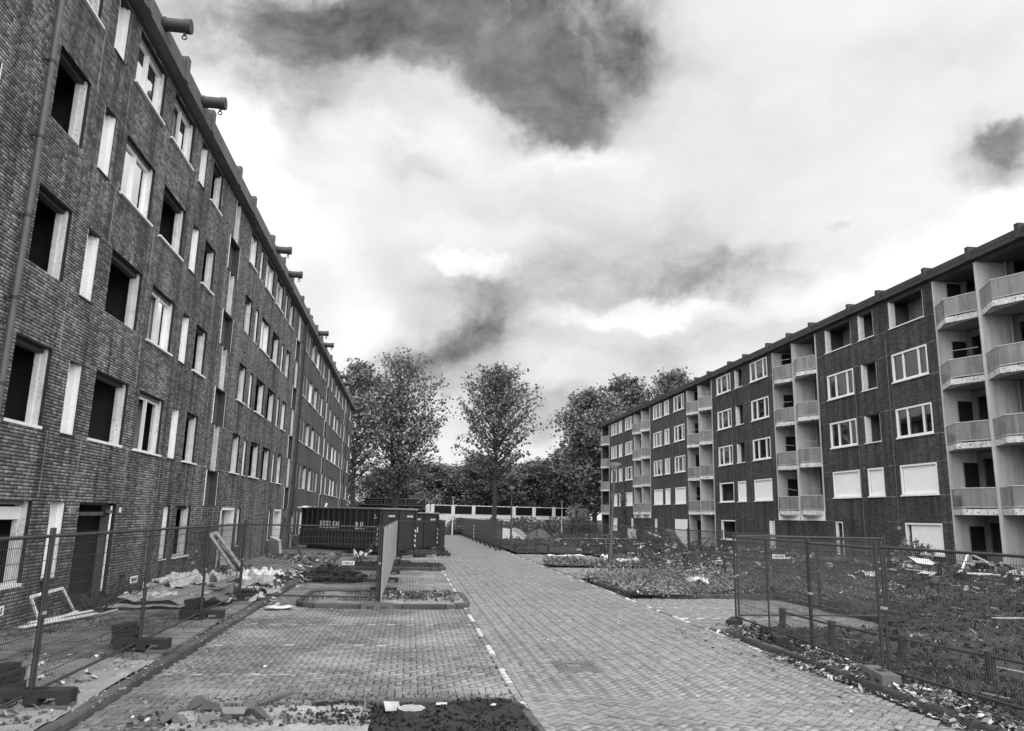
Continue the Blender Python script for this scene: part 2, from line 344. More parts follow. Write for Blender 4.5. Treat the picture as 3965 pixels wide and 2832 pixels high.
def pieces(name, C, A, B, D, m, parent, shade, white=None, keep=300, sharemesh=None, visible=True):
    """the `keep` pieces that show largest become objects sharing one mesh, the rest one joined part"""
    C = np.asarray(C, float); n = len(C); q = (C - CAM) @ RM; dep = -q[:, 2]
    px = 512 + q[:, 0] / np.maximum(dep, .1) * FPX; py = 365.5 - q[:, 1] / np.maximum(dep, .1) * FPX
    score = np.where((px > 4) & (px < 1020) & (py > 4) & (py < 727) & (dep > .5), 1 / np.maximum(dep, .1), 0)
    A = np.asarray(A, float); B = np.asarray(B, float); D = np.asarray(D, float)
    full = np.linalg.norm(A, axis=1) >= np.linalg.norm(A, axis=1).max() * .93
    score = score * full
    if white is not None: score = score * (np.asarray(white) < .5)
    idx = np.argsort(-score)[:keep]; idx = idx[score[idx] > 0]
    mask = np.ones(n, bool); mask[idx] = False
    V, F = boxes(C[mask], A[mask], B[mask], D[mask])
    sh = np.repeat(np.asarray(shade)[mask], 5); wh = None if white is None else np.repeat(np.asarray(white)[mask], 5)
    bulk(name, V, F, m, parent, sh, wh)
    a, b, d = A[idx[0]], B[idx[0]], D[idx[0]]
    V, F = boxes([[0, 0, 0]], [[np.linalg.norm(a), 0, 0]], [[0, np.linalg.norm(b), 0]], [[0, 0, np.linalg.norm(d)]])
    me = bpy.data.meshes.new(name); me.from_pydata(V.tolist(), [], F.tolist()); me.materials.append(K[m])
    for i in idx:
        X, Y, Z = [Vector(v).normalized() for v in (A[i], B[i], D[i])]
        if X.cross(Y).dot(Z) < 0: Y = -Y
        o = bpy.data.objects.new(name, me); col.objects.link(o); o.parent = parent
        M4 = Matrix((X, Y, Z)).transposed().to_4x4(); M4.translation = Vector(C[i]); o.matrix_local = M4
        o.scale = (np.linalg.norm(A[i]) / np.linalg.norm(a), np.linalg.norm(B[i]) / np.linalg.norm(b), 1)
def sheetmesh(w_, d_, nx, ny, amp, seed, s=2., z0=.02):
    """crumpled sheet"""
    x = np.linspace(-w_ / 2, w_ / 2, nx); y = np.linspace(-d_ / 2, d_ / 2, ny); X, Y = np.meshgrid(x, y)
    edge = fbm(X, Y, 1.3, seed + 5)
    Z = np.abs(fbm(X, Y, s, seed) - .5) * 2 * amp + z0 + np.abs(fbm(X * .3 + Y, Y * .3, s * 1.7, seed + 9) - .5) * amp * .8
    X2 = X * (1 + .25 * (edge - .5)) + .1 * (vn(Y, Y, 2, seed)[..., ] - .5); Y2 = Y * (1 + .3 * (vn(X, X, 1.7, seed + 3) - .5))
    V = np.stack([X2, Y2, Z], -1).reshape(-1, 3)
    F = [(j * nx + i, j * nx + i + 1, (j + 1) * nx + i + 1, (j + 1) * nx + i) for j in range(ny - 1) for i in range(nx - 1)]
    return V, F
def sheet(name, loc, rz, w_, d_, amp, m, label, cat, seed, s=2., group=None, n=18, tilt=(0, 0)):
    V, F = sheetmesh(w_, d_, n, n, amp, seed, s)
    me = bpy.data.meshes.new(name); me.from_pydata(V.tolist(), [], F); me.polygons.foreach_set('use_smooth', [i % 3 > 0 for i in range(len(F))])
    o = link(name, me, m); o.location = loc; o.rotation_euler = (tilt[0], tilt[1], rz)
    md = o.modifiers.new('thickness', 'SOLIDIFY'); md.thickness = .008
    return tag(o, label, cat, group)
ORD = ['nearest', 'second', 'third', 'fourth', 'fifth', 'sixth', 'seventh', 'eighth', 'ninth', 'tenth', 'eleventh', 'twelfth', 'thirteenth', 'fourteenth', 'fifteenth', 'sixteenth']
# ================================================================== GROUND
def struct(o): o['kind'] = 'structure'; return o
g = MB(); g.pts([(-500, -60, -.06), (500, -60, -.06), (500, 900, -.06), (-500, 900, -.06)], [(0, 1, 2, 3)]); struct(g.build('ground', 'bank'))
# road with herringbone clay pavers
RX0, RX1 = 1.56, 6.19
road = empty('road'); road['kind'] = 'structure'
g = MB(); g.box(1.3, 6.35, 3, 48.1, -.09, -.046); g.build('bedding', 'joint', road)
g = MB(); g.box(1.3, 6.35, 48, 112, -.08, -.002); g.build('far_surface', 'roadfar', road)
W = .0965
def herring(x0, x1, y0, y1, ang):
    c, s = math.cos(ang), math.sin(ang); R = int(math.hypot(x1 - x0, y1 - y0) / W / 2) + 4; cx, cy = (x0 + x1) / 2, (y0 + y1) / 2
    i, j = np.meshgrid(np.arange(-R, R), np.arange(-R, R)); mm = (i - j) % 4
    out = []
    for h, sel in ((0, mm == 0), (1, mm == 3)):
        a, b = i[sel] * W, j[sel] * W
        lx, ly = (a + W, b + W / 2) if h == 0 else (a + W / 2, b + W)
        X = cx + lx * c - ly * s; Y = cy + lx * s + ly * c; k = (X > x0) & (X < x1) & (Y > y0) & (Y < y1)
        out.append((X[k], Y[k], np.full(k.sum(), ang + h * math.pi / 2), ly[k] if ang == 0 else ly[k] * 0))
    return [np.concatenate([o[q] for o in out]) for q in range(4)]
def lay(X, Y, A, name, m, parent, z=0., white=None, keep=300, L=W - .0045, Wd=W / 2 - .0045, sink=0.006):
    n = len(X); A = A + nr.randn(n) * .012; c, s = np.cos(A), np.sin(A); t1 = nr.randn(n) * .007; t2 = nr.randn(n) * .007
    zz = z - .02 + nr.randn(n) * sink * .6 + (vn(X, Y, .9, 3) - .5) * .026
    pieces(name, np.stack([X + nr.randn(n) * .0015, Y + nr.randn(n) * .0015, zz], 1), np.stack([c * L, s * L, t1 * L], 1), np.stack([-s * Wd, c * Wd, t2 * Wd], 1), np.stack([-t1 * c * .015, -t2 * c * .015, np.full(n, .02)], 1), m, parent, nr.rand(n), white, keep)
DR = (2.20, 2.98, 11.36, 12.3)
X, Y, A, _ = herring(RX0, RX1, 7.6, 48, math.pi / 4)
k = ~((X > DR[0] - .02) & (X < DR[1] + .02) & (Y > DR[2] - .02) & (Y < DR[3] + .02)); X, Y, A = X[k], Y[k], A[k]
lay(X, Y, A, 'paver', 'paver', road)
# straight courses framing the gully and the painted lane lines
def line(x, y0, y1, parent, m='bay'):
    ys = np.arange(y0, y1, .198); n = len(ys); wh = (((ys - .8 + .1) % 2) < 1).astype(float) * (nr.rand(n) > .06)
    lay(np.full(n, x), ys, np.full(n, math.pi / 2), 'line_brick', m, parent, white=wh, keep=60, z=.008)
line(1.45, 7.6, 48, road); line(6.215, 13.0, 48, road)
ys = np.arange(7.6, 48, .198); lay(np.full(len(ys), 1.55), ys, np.full(len(ys), math.pi / 2), 'edge_brick', 'paver', road, keep=60, z=.006)
gx = []; 
for yy in np.arange(DR[2] + .05, DR[3], .1):
    for xx in (DR[0] - .03, DR[1] + .03): gx.append((xx, yy, 0))
gx = np.array(gx); lay(gx[:, 0], gx[:, 1], gx[:, 2], 'paver', 'paver', road, keep=0 or 1)
# gully cover
dc = empty('gully_cover', (2.585, 11.83, 0), 0, 'square ribbed cast iron gully cover set in the herringbone road', 'drain cover')
g = MB()
for a in ((-.36, .36, -.42, -.38), (-.36, .36, .38, .42), (-.36, -.32, -.38, .38), (.32, .36, -.38, .38)): g.box(a[0], a[1], a[2], a[3], -.03, .004)
g.box(-.32, .32, -.38, .38, -.035, -.02); g.build('frame', 'gully', dc)
for i in range(16):
    x = -.305 + i * .0407; g = MB()
    if 5 <= i <= 9: MB().box(x - .012, x + .012, -.375, -.17, -.02, .003).build('bar', 'gully', dc); MB().box(x - .012, x + .012, .17, .375, -.02, .003).build('bar', 'gully', dc)
    else: MB().box(x - .012, x + .012, -.375, .375, -.02, .003).build('bar', 'gully', dc)
g = MB().box(-.11, .09, -.13, .13, -.02, .004); g.build('badge', 'gully', dc)
g = MB(); g.tube([(.27 * math.cos(t), .3 * math.sin(t), .004) for t in np.linspace(0, 2 * math.pi, 25)], .008, 5); g.build('ring', 'gully', dc)
# parking bays left of the road
bays = empty('parking_bays'); bays['kind'] = 'structure'
g = MB(); g.box(-3.4, 1.3, 5, 48.1, -.09, -.048); g.build('bedding', 'joint', bays)
g = MB(); g.box(-3.4, 1.3, 48, 86, -.08, -.004); g.build('far_surface', 'roadfar', bays)
X, Y, A, _ = herring(-3.28, 1.40, 7.7, 48, 0.)
k = (Y > 9.62) | (X < -2.1 + .3 * (vn(Y, Y, 2, 5) - .5)); X, Y, A = X[k], Y[k], A[k]
isl = [(-2.5, 1.52, 18.68, 21.72), (-2.55, 1.52, 31.15, 34.3), (-2.5, 1.5, 43.6, 46.6)]
for a in isl:
    k = ~((X > a[0] + .15) & (X < a[1] - .15) & (Y > a[2] + .15) & (Y < a[3] - .15)); X, Y, A = X[k], Y[k], A[k]
def dashes(X, Y, A, rows):
    wh = np.zeros(len(X)); horiz = np.abs(A) < .1
    for r in rows:
        yc = Y[horiz]; y0 = yc[np.argmin(np.abs(yc - r))]; wh[horiz & (np.abs(Y - y0) < .02)] = 1
    return wh
wh = dashes(X, Y, A, [11.33, 13.68, 16.1, 24.0, 26.4, 28.8, 36.6, 39]); wh *= (nr.rand(len(wh)) > .12) * (.35 + .6 * nr.rand(len(wh)))
lay(X, Y, A, 'paver', 'bay', bays, white=wh * .75)
# parking bay on the right
bayr = empty('parking_bay_right'); bayr['kind'] = 'structure'
BR = [(6.3, 10.7, 15.25, 21.55), (6.45, 11.2, 28.6, 34.3), (6.45, 11.0, 36.6, 45.6)]
g = MB()
for a in BR: g.box(a[0] - .05, a[1] + .1, a[2] - .1, a[3] + .1, -.09, -.048)
g.build('bedding', 'joint', bayr)
XX = [];
for a in BR:
    X, Y, A, _ = herring(a[0], a[1], a[2], a[3], 0.); XX.append((X, Y, A))
X, Y, A = [np.concatenate([t[q] for t in XX]) for q in range(3)]
lay(X, Y, A, 'paver', 'paver', bayr, white=dashes(X, Y, A, [17.37, 19.4, 30.4, 32.4, 38.6, 41]) * .8, keep=200)
# pavement left: concrete tiles
pav = empty('pavement'); pav['kind'] = 'structure'
g = MB(); g.box(-6.86, -3.36, 3, 46.2, -.09, .055); g.build('bedding', 'joint', pav)
g = MB(); g.box(-6.86, -3.36, 46.2, 86, -.08, .094); g.build('far_surface', 'tile', pav)
tx, ty = [], []
for r, xx in enumerate(np.arange(-6.68, -3.45, .302)):
    for yy in np.arange(6, 46, .302): tx.append(xx); ty.append(yy + (r % 2) * .15)
tx, ty = np.array(tx), np.array(ty)
k = ~((ty < 11.6 - (tx + 5) * .2) & (tx > -5.2) & (ty < 11.3 + .8 * vn(tx, ty, .8, 4))) & ~((ty < 10.2)) & (nr.rand(len(tx)) > .012)
lay(tx[k], ty[k], np.zeros(k.sum()), 'tile', 'tile', pav, z=.1, L=.145, Wd=.145, sink=.012, keep=300)
# kerbs
def kerb(name, pts, h, wd, label=None, m='kerb', base=-.1, z0=None):
    """a run of kerb stones along a polyline, each its own part"""
    root = empty(name); root['kind'] = 'structure'
    P = [Vector((p[0], p[1], 0)) for p in pts]; st = []
    seglen = [(P[i + 1] - P[i]).length for i in range(len(P) - 1)]; tot = sum(seglen)
    def at(s):
        for i, l in enumerate(seglen):
            if s <= l or i == len(seglen) - 1: return P[i].lerp(P[i + 1], s / l)
            s -= l
    n = max(1, round(tot / .98)); 
    for i in range(n):
        s0, s1 = tot * i / n, tot * (i + 1) / n - .012; g = MB(); sub = max(1, int((s1 - s0) / .25)) if len(pts) > 3 else 1
        for q in range(sub):
            a, b = at(s0 + (s1 - s0) * q / sub), at(s0 + (s1 - s0) * (q + 1) / sub)
            d = (b - a).normalized(); nrm = Vector((-d.y, d.x, 0)); j = rnd.uniform(-.012, .012)
            for u, v in ((a, b),):
                ps = [u - nrm * wd, v - nrm * wd, v + nrm * wd, u + nrm * wd]
                top = [u - nrm * wd * .75, v - nrm * wd * .75, v + nrm * wd * .85, u + nrm * wd * .85]
                g.pts([(p.x, p.y, base) for p in ps] + [(p.x, p.y, h - .025 + j) for p in ps] + [(p.x, p.y, h + j) for p in top],
                      [(0, 1, 5, 4), (1, 2, 6, 5), (2, 3, 7, 6), (3, 0, 4, 7), (4, 5, 9, 8), (5, 6, 10, 9), (6, 7, 11, 10), (7, 4, 8, 11), (8, 9, 10, 11)])
        g.build('kerb_stone', m, root)
    return root
kerb('kerb', [(-3.34, 5.5), (-3.34, 86)], .115, .062)
def rrect(x0, x1, y0, y1, r, n=5):
    out = []
    for cx, cy, a0 in ((x1 - r, y0 + r, -90), (x1 - r, y1 - r, 0), (x0 + r, y1 - r, 90), (x0 + r, y0 + r, 180)):
        for i in range(n + 1): t = math.radians(a0 + 90 * i / n); out.append((cx + r * math.cos(t), cy + r * math.sin(t)))
    return out
def patch(name, fn_in, x0, x1, y0, y1, step, zf, m, smooth=True, kind='structure'):
    xs = np.arange(x0, x1 + 1e-6, step); ys = np.arange(y0, y1 + 1e-6, step); X, Y = np.meshgrid(xs, ys)
    Z = zf(X, Y); V = np.stack([X, Y, Z], -1).reshape(-1, 3); nx = len(xs); ny = len(ys)
    i, j = np.meshgrid(np.arange(nx - 1), np.arange(ny - 1)); i, j = i.ravel(), j.ravel()
    F = np.stack([j * nx + i, j * nx + i + 1, (j + 1) * nx + i + 1, (j + 1) * nx + i], 1)
    cx, cy = xs[i] + step / 2, ys[j] + step / 2; F = F[fn_in(cx, cy)]
    o = bulk(name, V, F, m, stuff=False, smooth=smooth); o['kind'] = kind; return o
for n_, a in enumerate(isl):
    pts = rrect(a[0], a[1], a[2], a[3], .55); kerb('island_kerb', pts + [pts[0]], .13, .07)
    patch('island_soil', lambda x, y, a=a: (x > a[0] + .05) & (x < a[1] - .05) & (y > a[2] + .05) & (y < a[3] - .05) & ((np.maximum(np.abs(x - (a[0] + a[1]) / 2) - (a[1] - a[0]) / 2 + .55, 0) ** 2 + np.maximum(np.abs(y - (a[2] + a[3]) / 2) - (a[3] - a[2]) / 2 + .55, 0) ** 2) < .5 ** 2),
          a[0], a[1], a[2], a[3], .08, lambda x, y: .085 + .09 * (fbm(x, y, 2.2, 5) - .35), 'soil' if n_ != 0 else 'sand')
# front bed with sand, rubble and a stump
kerb('bed_kerb', [(-1.0, 9.66), (1.28, 9.62), (1.42, 9.3), (1.52, 7.2)], .035, .055)
patch('bed_soil', lambda x, y: (y < 9.6 - np.maximum(0, x - 1.1) * .9) & (x < 1.46) & (x > -.55 + .5 * (vn(x, y, 1.5, 8) - .5)), -1.2, 1.5, 5, 9.62, .05, lambda x, y: -.02 + .13 * fbm(x, y, 1.8, 2) - .1 * np.clip((y - 9.3) * 2, 0, 1), 'soil')
patch('sand_bed', lambda x, y: (x < -.3) & (x > -2.5 + .5 * vn(y, y, 1.5, 4)) & (y < 9.75 + .35 * vn(x, y, 1.1, 3) - .25 * np.abs(x + 1.2) ** 1.5), -3.2, -.2, 5, 10, .05, lambda x, y: -.035 + .2 * fbm(x, y, 1.7, 12) - .12 * np.clip((y - 9.1) * 1.5, 0, 1) - .1 * np.clip(-x - 2.2, 0, 1), 'sand')
patch('sand_strip', lambda x, y: (x > -5.6 + (vn(y, y, .7, 2)) * .6) & (y < 11.9 - (x + 5) * .15), -6.7, -3.36, 5, 12, .06, lambda x, y: .10 + .10 * (fbm(x, y, 2.4, 22) - .35) + .025 * (vn(x, y, 9, 23) - .5), 'sand')
# bank of soil right of the road
def inbay(x, y, e=.0): 
    r = np.zeros(np.shape(x), bool)
    for a in BR: r |= (x > a[0] - .3 - e) & (x < a[1] + e) & (y > a[2] - e) & (y < a[3] + e)
    return r
def rot_edge(x, y): return (x > 6.32 + .0 * y)
def hbank(x, y):
    up = np.clip((x - 9) / 13, 0, 1); near = np.clip((62 - y) / 26, 0, 1)
    h = .085 + up * near * .36 + .16 * (fbm(x, y, .55, 31) - .45) * np.clip((x - 6.5) * .6, .3, 1) + .10 * (fbm(x, y, 2.3, 41) - .45)
    return np.where(inbay(x, y, .25), np.minimum(h, .10), h)
patch('bank', lambda x, y: (x > 6.42) & ~inbay(x, y) & (y < 99), 6.3, 24.3, 5, 99, .2, hbank, 'bank')
kerb('road_kerb', [(6.38, 5.5), (6.36, 14.9), (6.7, 15.2), (10.75, 15.2)], .11, .075)
kerb('bed_kerb', [(10.9, 21.66), (8.3, 21.66), (7.1, 21.85), (6.6, 22.3), (6.48, 23.2), (6.55, 26.6), (6.8, 27.8), (7.4, 28.5), (11, 28.5)], .12, .075)
kerb('bed_kerb', [(10.8, 34.5), (7.2, 34.6), (6.6, 35.0), (6.55, 36.1), (7.1, 36.5), (11, 36.5)], .12, .075)
kerb('bay_kerb', [(10.85, 15.3), (10.8, 21.5)], .1, .07)
# ================================================================== FACADE TOOLS
CH = .0628
def cellwall(name, xp, sg, u0, u1, z0, z1, ops, th, m, parent):
    """wall slab with real openings"""
    us = sorted({u0, u1} | {min(max(o[i], u0), u1) for o in ops for i in (0, 1)}); zs = sorted({z0, z1} | {min(max(o[i], z0), z1) for o in ops for i in (2, 3)})
    hole = lambda a, b: any(o[0] < a < o[1] and o[2] < b < o[3] for o in ops) or not (u0 < a < u1 and z0 < b < z1)
    g = MB(xp, sg)
    for i in range(len(us) - 1):
        for j in range(len(zs) - 1):
            a0, a1, b0, b1 = us[i], us[i + 1], zs[j], zs[j + 1]
            if a1 - a0 < 1e-5 or b1 - b0 < 1e-5: continue
            ca, cb = (a0 + a1) / 2, (b0 + b1) / 2
            if hole(ca, cb): continue
            g.pts([(a0, 0, b0), (a1, 0, b0), (a1, 0, b1), (a0, 0, b1)], [(0, 1, 2, 3)]); g.pts([(a0, -th, b0), (a1, -th, b0), (a1, -th, b1), (a0, -th, b1)], [(3, 2, 1, 0)])
            e = 1e-3
            if hole(a0 - e, cb): g.pts([(a0, 0, b0), (a0, -th, b0), (a0, -th, b1), (a0, 0, b1)], [(0, 1, 2, 3)])
            if hole(a1 + e, cb): g.pts([(a1, 0, b0), (a1, -th, b0), (a1, -th, b1), (a1, 0, b1)], [(3, 2, 1, 0)])
            if hole(ca, b0 - e): g.pts([(a0, 0, b0), (a1, 0, b0), (a1, -th, b0), (a0, -th, b0)], [(0, 1, 2, 3)])
            if hole(ca, b1 + e): g.pts([(a0, 0, b1), (a1, 0, b1), (a1, -th, b1), (a0, -th, b1)], [(3, 2, 1, 0)])
    return g.build(name, m, parent)
def brickwork(xp, sg, u0, u1, z0, z1, ops, m, parent, proud=.009):
    C, HL, = [], []
    r = 0; z = z0
    while z + CH <= z1 + 1e-6:
        zc = z + CH / 2; cuts = sorted([(o[0], o[1]) for o in ops if o[2] < zc < o[3] and o[1] > u0 and o[0] < u1])
        segs, a = [], u0
        for c in cuts:
            if c[0] > a: segs.append((a, c[0]))
            a = max(a, c[1])
        if a < u1: segs.append((a, u1))
        ph = (r % 2) * .1075 + (.054 if r % 4 > 1 else 0)
        for (a, b) in segs:
            s = a - ((a * 0 + ph) % .215)
            while s < b - .02:
                L = .215 if rnd.random() > .22 else .1075
                c0, c1 = max(s, a) + .006, min(s + L, b) - .006
                if s + L >= b - .03: c1 = b
                if s <= a: c0 = a
                if c1 - c0 > .03: C.append(((c0 + c1) / 2, zc)); HL.append((c1 - c0) / 2)
                s += L
        z += CH; r += 1
    C = np.array(C); HL = np.array(HL); n = len(C); o = np.zeros(n)
    P = np.stack([np.full(n, xp + sg * (proud / 2)) + sg * nr.randn(n) * .0016, C[:, 0], C[:, 1]], 1)
    pieces('brick', P, np.stack([o, HL, o], 1), np.stack([o, o, np.full(n, CH / 2 - .0062)], 1), np.stack([np.full(n, sg * proud / 2), o, o], 1), m, parent, nr.rand(n))
def frame(g, u0, u1, w0, w1, z0, z1, t):
    g.box(u0, u1, w0, w1, z1 - t, z1); g.box(u0, u1, w0, w1, z0, z0 + t); g.box(u0, u0 + t, w0, w1, z0 + t, z1 - t); g.box(u1 - t, u1, w0, w1, z0 + t, z1 - t)
# ================================================================== LEFT BLOCK
XL = -6.83; PER = 16.33
Lb = empty('apartment_building', (XL, 46, 0), 0, 'long pale brick apartment block on the left stripped of windows, hoist beams along its roof', 'building')
Lb.location = (0, 0, 0)
LS = [3.63, 6.42, 9.21, 12.0]; LT = [5.09, 7.86, 10.66, 13.34]
wins = []      # (u0,u1,z0,z1,kind)
rows_kind = {   # kinds by row for the columns 13.6, 17.0, 19.7, 23.8 of the nearest module
    0: ['open', 'grey', 'torn', 'open'], 1: ['openb', 'openb', 'half', 'open'], 2: ['openb', 'glazed', 'open', 'open'], 3: ['open', 'glazed', 'half', 'open']}
for kk in range(-1, 5):
    o = kk * PER
    for r in range(4):
        kinds = rows_kind[r] if kk == 0 else [rnd.choice(['open', 'open', 'openb', 'half', 'glazed', 'torn']) for _ in range(4)]
        for (a, b), kd in zip(((13.6, 14.95), (17.0, 18.95), (19.7, 21.62), (23.82, 25.1)), kinds):
            wins.append((a + o, b + o, LS[r], LT[r], kd))
        for a, b in ((15.7, 16.33), (22.42, 23.1)): wins.append((a + o, b + o, LS[r] - .02, LT[r] - .02, 'panel' if kk <= 0 else 'panelfar'))
    for z0, z1, kd in ((10.66, 11.9, 'stair'), (7.88, 9.14, 'stair2'), (5.1, 6.38, 'stair'), (2.33, 3.52, 'stairg')):
        wins.append((26.68 + o, 28.22 + o, z0, z1, kd))
    for z0, z1 in ((11.9, 13.4), (9.14, 10.66), (6.38, 7.88), (3.52, 5.1)): wins.append((27.15 + o, 27.76 + o, z0 + .002, z1 - .002, 'slot'))
ground = [(13.75, 15.03, .82, 2.29, 'wide'), (15.76, 16.4, .82, 2.28, 'panel'), (17.05, 19.1, .12, 2.29, 'hatch'), (19.78, 20.24, .24, .64, 'vent'), (22.62, 23.24, .80, 2.27, 'panelfar'), (23.85, 25.3, .81, 2.3, 'open'),
          (29.2, 31.3, .1, 2.28, 'door'), (31.95, 32.6, .8, 2.27, 'panelfar'), (38.95, 39.55, .8, 2.27, 'panelfar'), (40.3, 42.5, .1, 2.28, 'door'), (46.45, 47.7, .82, 2.28, 'open'), (48.4, 49.1, .8, 2.27, 'panelfar'),
          (49.8, 51.8, .82, 2.28, 'glazed'), (55.1, 55.8, .8, 2.27, 'panelfar'), (61.9, 64, .1, 2.28, 'door'), (64.7, 65.3, .8, 2.27, 'panelfar'), (66.3, 68.3, .82, 2.28, 'open'), (73, 75, .1, 2.28, 'door')]
LE = 85.9
wins = [q for q in wins + ground if q[0] > 4.5 and q[1] < LE - .3]
ops = [q[:4] for q in wins]
cellwall('wall', XL - .009, 1, 4, 46, 0, 13.42, ops, .32, 'mortarL', Lb)
brickwork(XL - .009, 1, 8, 46, .02, 13.42, ops, 'brickL', Lb)
cellwall('wall', XL - .002, 1, 46, LE, 0, 13.42, ops, .32, 'brickLfar', Lb)
# light movement joints and floor lines
for u, z0, z1 in ((15.2, 2.35, 3.6), (15.2, 5.15, 6.38), (15.22, 10.7, 11.95), (16.72, 2.35, 3.6), (16.75, 7.9, 9.15), (16.78, 10.7, 11.95), (19.36, 2.35, 3.6), (19.36, 5.12, 6.4), (19.34, 7.9, 9.18), (19.33, 10.7, 11.98), (21.9, 2.35, 3.6), (21.9, 7.9, 9.15), (32.9, 2.4, 3.6), (35.7, 5.1, 6.4)):
    MB(XL, 1).box(u - .007, u + .007, -.008, .003, z0, z1).build('movement_joint', 'concrete', Lb)
for z0 in (2.32, 3.6, 5.1, 6.39, 7.88, 9.17, 10.68, 11.97):
    for u0, u1 in ((12.1, 13.55), (16.4, 16.95), (19.0, 19.65), (21.7, 22.35), (25.2, 26.6), (28.3, 29.8), (31.4, 31.9), (35.4, 36), (41.9, 42.9), (44.7, 45.8)):
        if rnd.random() < .6 and not any(o[0] < (u0 + u1) / 2 < o[1] and o[2] < z0 < o[3] for o in ops): MB(XL, 1).box(u0, u1, -.008, .0025, z0, z0 + .012).build('joint_line', 'concrete', Lb)
def sill(g, u0, u1, z): g.box(u0 - .06, u1 + .06, -.02, .07, z - .055, z - .008)
def lwindow(q):
    u0, u1, z0, z1, kd = q; near = u0 < 46
    if kd.startswith('panel'):
        g = MB(XL, 1); g.box(u0 + .004, u1 - .004, -.26, -.10, z0 + .004, z1 - .004) if kd == 'panelfar' else None
        if kd == 'panel':
            # board with three recessed slots
            zs = z1 - z0; uw = u0 + .10; 
            slots = [(z0 + zs * .52, z0 + zs * .90), (z0 + zs * .12, z0 + zs * .44)] if z0 > 3 else [(z0 + zs * .55, z0 + zs * .92)]
            s0, s1 = u0 + .16, u0 + .31; g.box(u0 + .06, s0, -.22, -.19, z0, z1); g.box(s1, u1 - .06, -.22, -.19, z0, z1)
            zz = [z0] + [v for s in sorted(slots) for v in s] + [z1]
            for i in range(0, len(zz), 2): g.box(s0, s1, -.22, -.19, zz[i], zz[i + 1])
            g.box(u0, u0 + .06, -.3, -.02, z0, z1); g.box(u1 - .06, u1, -.3, -.03, z0, z1); g.box(u1 - .12, u1 - .06, -.19, -.1, z0, z1)
        o = g.build('window', 'white', Lb); o['label'] = 'closed narrow white timber panel'
        if kd == 'panel':
            MB(XL, 1).box(s0 - .02, s1 + .02, -.29, -.27, z0 + .01, z1 - .01).build('shaded_slot_back', 'soffit', o)  # back of the white slot drawn grey, its shade put into the colour
            s = max(slots); MB(XL, 1).box(s0, s1 - .02, -.268, -.255, s[0] + .01, s[0] + .12).build('vent_hole', 'black', o)  # solid black box, the darkness of the hole put into its colour
        else: MB(XL, 1).box(u1 - .1, u1 - .05, -.1, -.06, z0 + .004, z1 - .004).build('batten', 'whiteold', o)
        MB(XL, 1).box(u0, u1, -.1, .03, z0 - .03, z0 - .004).build('sill', 'white' if kd == 'panelfar' else 'lintel', o)
        return
    if kd == 'slot':
        g = MB(XL, 1); g.box(u0, u0 + .05, -.3, .012, z0, z1); g.box(u1 - .05, u1, -.3, .012, z0, z1); g.box(u0 + .01, u1 - .01, -.29, -.2, z1 - .05, z1 - .01); o = g.build('window', 'whiteold', Lb)
        MB(XL, 1).box(u0 + .05, u1 - .05, -.30, -.28, z0, z1).build('panel', 'innerdark', o); return
    if kd.startswith('stair'):
        g = MB(XL, 1); t = .035; frame(g, u0, u1, -.3, .018, z0, z1, t); o = g.build('window', 'lintel', Lb); o['label'] = 'deep boxed stairwell window'
        g = MB(XL, 1); g.box(u0 - .005, u0 + .02, -.02, .024, z0, z1); g.box(u1 - .02, u1 + .005, -.02, .024, z0, z1); g.build('edge_strip', 'white', o)
        if kd == 'stair2' or kd == 'stairg':
            um = u0 + .62; g = MB(XL, 1); frame(g, u0 + t, um, -.26, -.2, z0 + t, z1 - t, .07); g.box(u0 + t, um, -.24, -.18, z0 + .38, z0 + .44); g.build('sash', 'white', o)
            MB(XL, 1).box(um, u1 - t, -.25, -.22, z0 + t, z1 - t).build('panel', 'pipe', o)
        else:
            g = MB(XL, 1); g.box(u0 + .5, u0 + .56, -.26, -.2, z0 + t, z1 - t); g.box(u1 - .4, u1 - t, -.26, -.22, z0 + t, z1 - t); g.build('mullion', 'pipe', o)
        return
    if kd == 'hatch':
        g = MB(XL, 1); g.box(u0, u0 + .06, -.3, -.14, z0, z1); g.box(u1 - .09, u1, -.3, -.14, z0, z1); g.box(u0, u1, -.3, -.14, z1 - .05, z1); g.box(u0, u1, -.24, -.18, z1 - .28, z1 - .2)
        o = g.build('window', 'wood', Lb); o['label'] = 'broken out service doorway with tiled wall inside'
        for i in range(4):
            for j in range(8): MB(XL, 1).box(u0 + .75 + i * .15, u0 + .895 + i * .15, -.9, -.88, z0 + .02 + j * .25, z0 + .262 + j * .25).build('wall_tile', 'soffit', o)
        MB(XL, 1).tube([(u1 - .12, -.08, z0 + .2), (u1 - .1, -.08, z1 - .06)], .026, 8).build('pipe', 'white', o)
        g = MB(XL, 1); g.box(u1 - .3, u1 - .06, -.12, -.05, z1 - .22, z1 - .15); g.build('bracket', 'wood', o); return
    if kd == 'vent':
        g = MB(XL, 1); frame(g, u0, u1, -.1, .006, z0, z1, .035); o = g.build('vent', 'pipe', Lb)
        MB(XL, 1).box(u0, u1, -.12, -.1, z0, z1).build('grille', 'black', o); return
    if kd == 'door':
        g = MB(XL, 1); t = .09; g.box(u0, u0 + t, -.3, .02, z0, z1); g.box(u1 - t, u1, -.3, .02, z0, z1); g.box(u0, u1, -.3, .025, z1 - t, z1); o = g.build('door', 'white', Lb); o['label'] = 'open porch doorway in a white frame'
        MB(XL, 1).box(u1 - .14, u1 - t, -1.6, -.3, z0, z1 - t).build('porch_side', 'concrete', o)
        MB(XL, 1).box(u0 + .3, u0 + .95, -1.62, -1.58, z0, z1 - .1).build('door_leaf', 'pipe', o)
        return
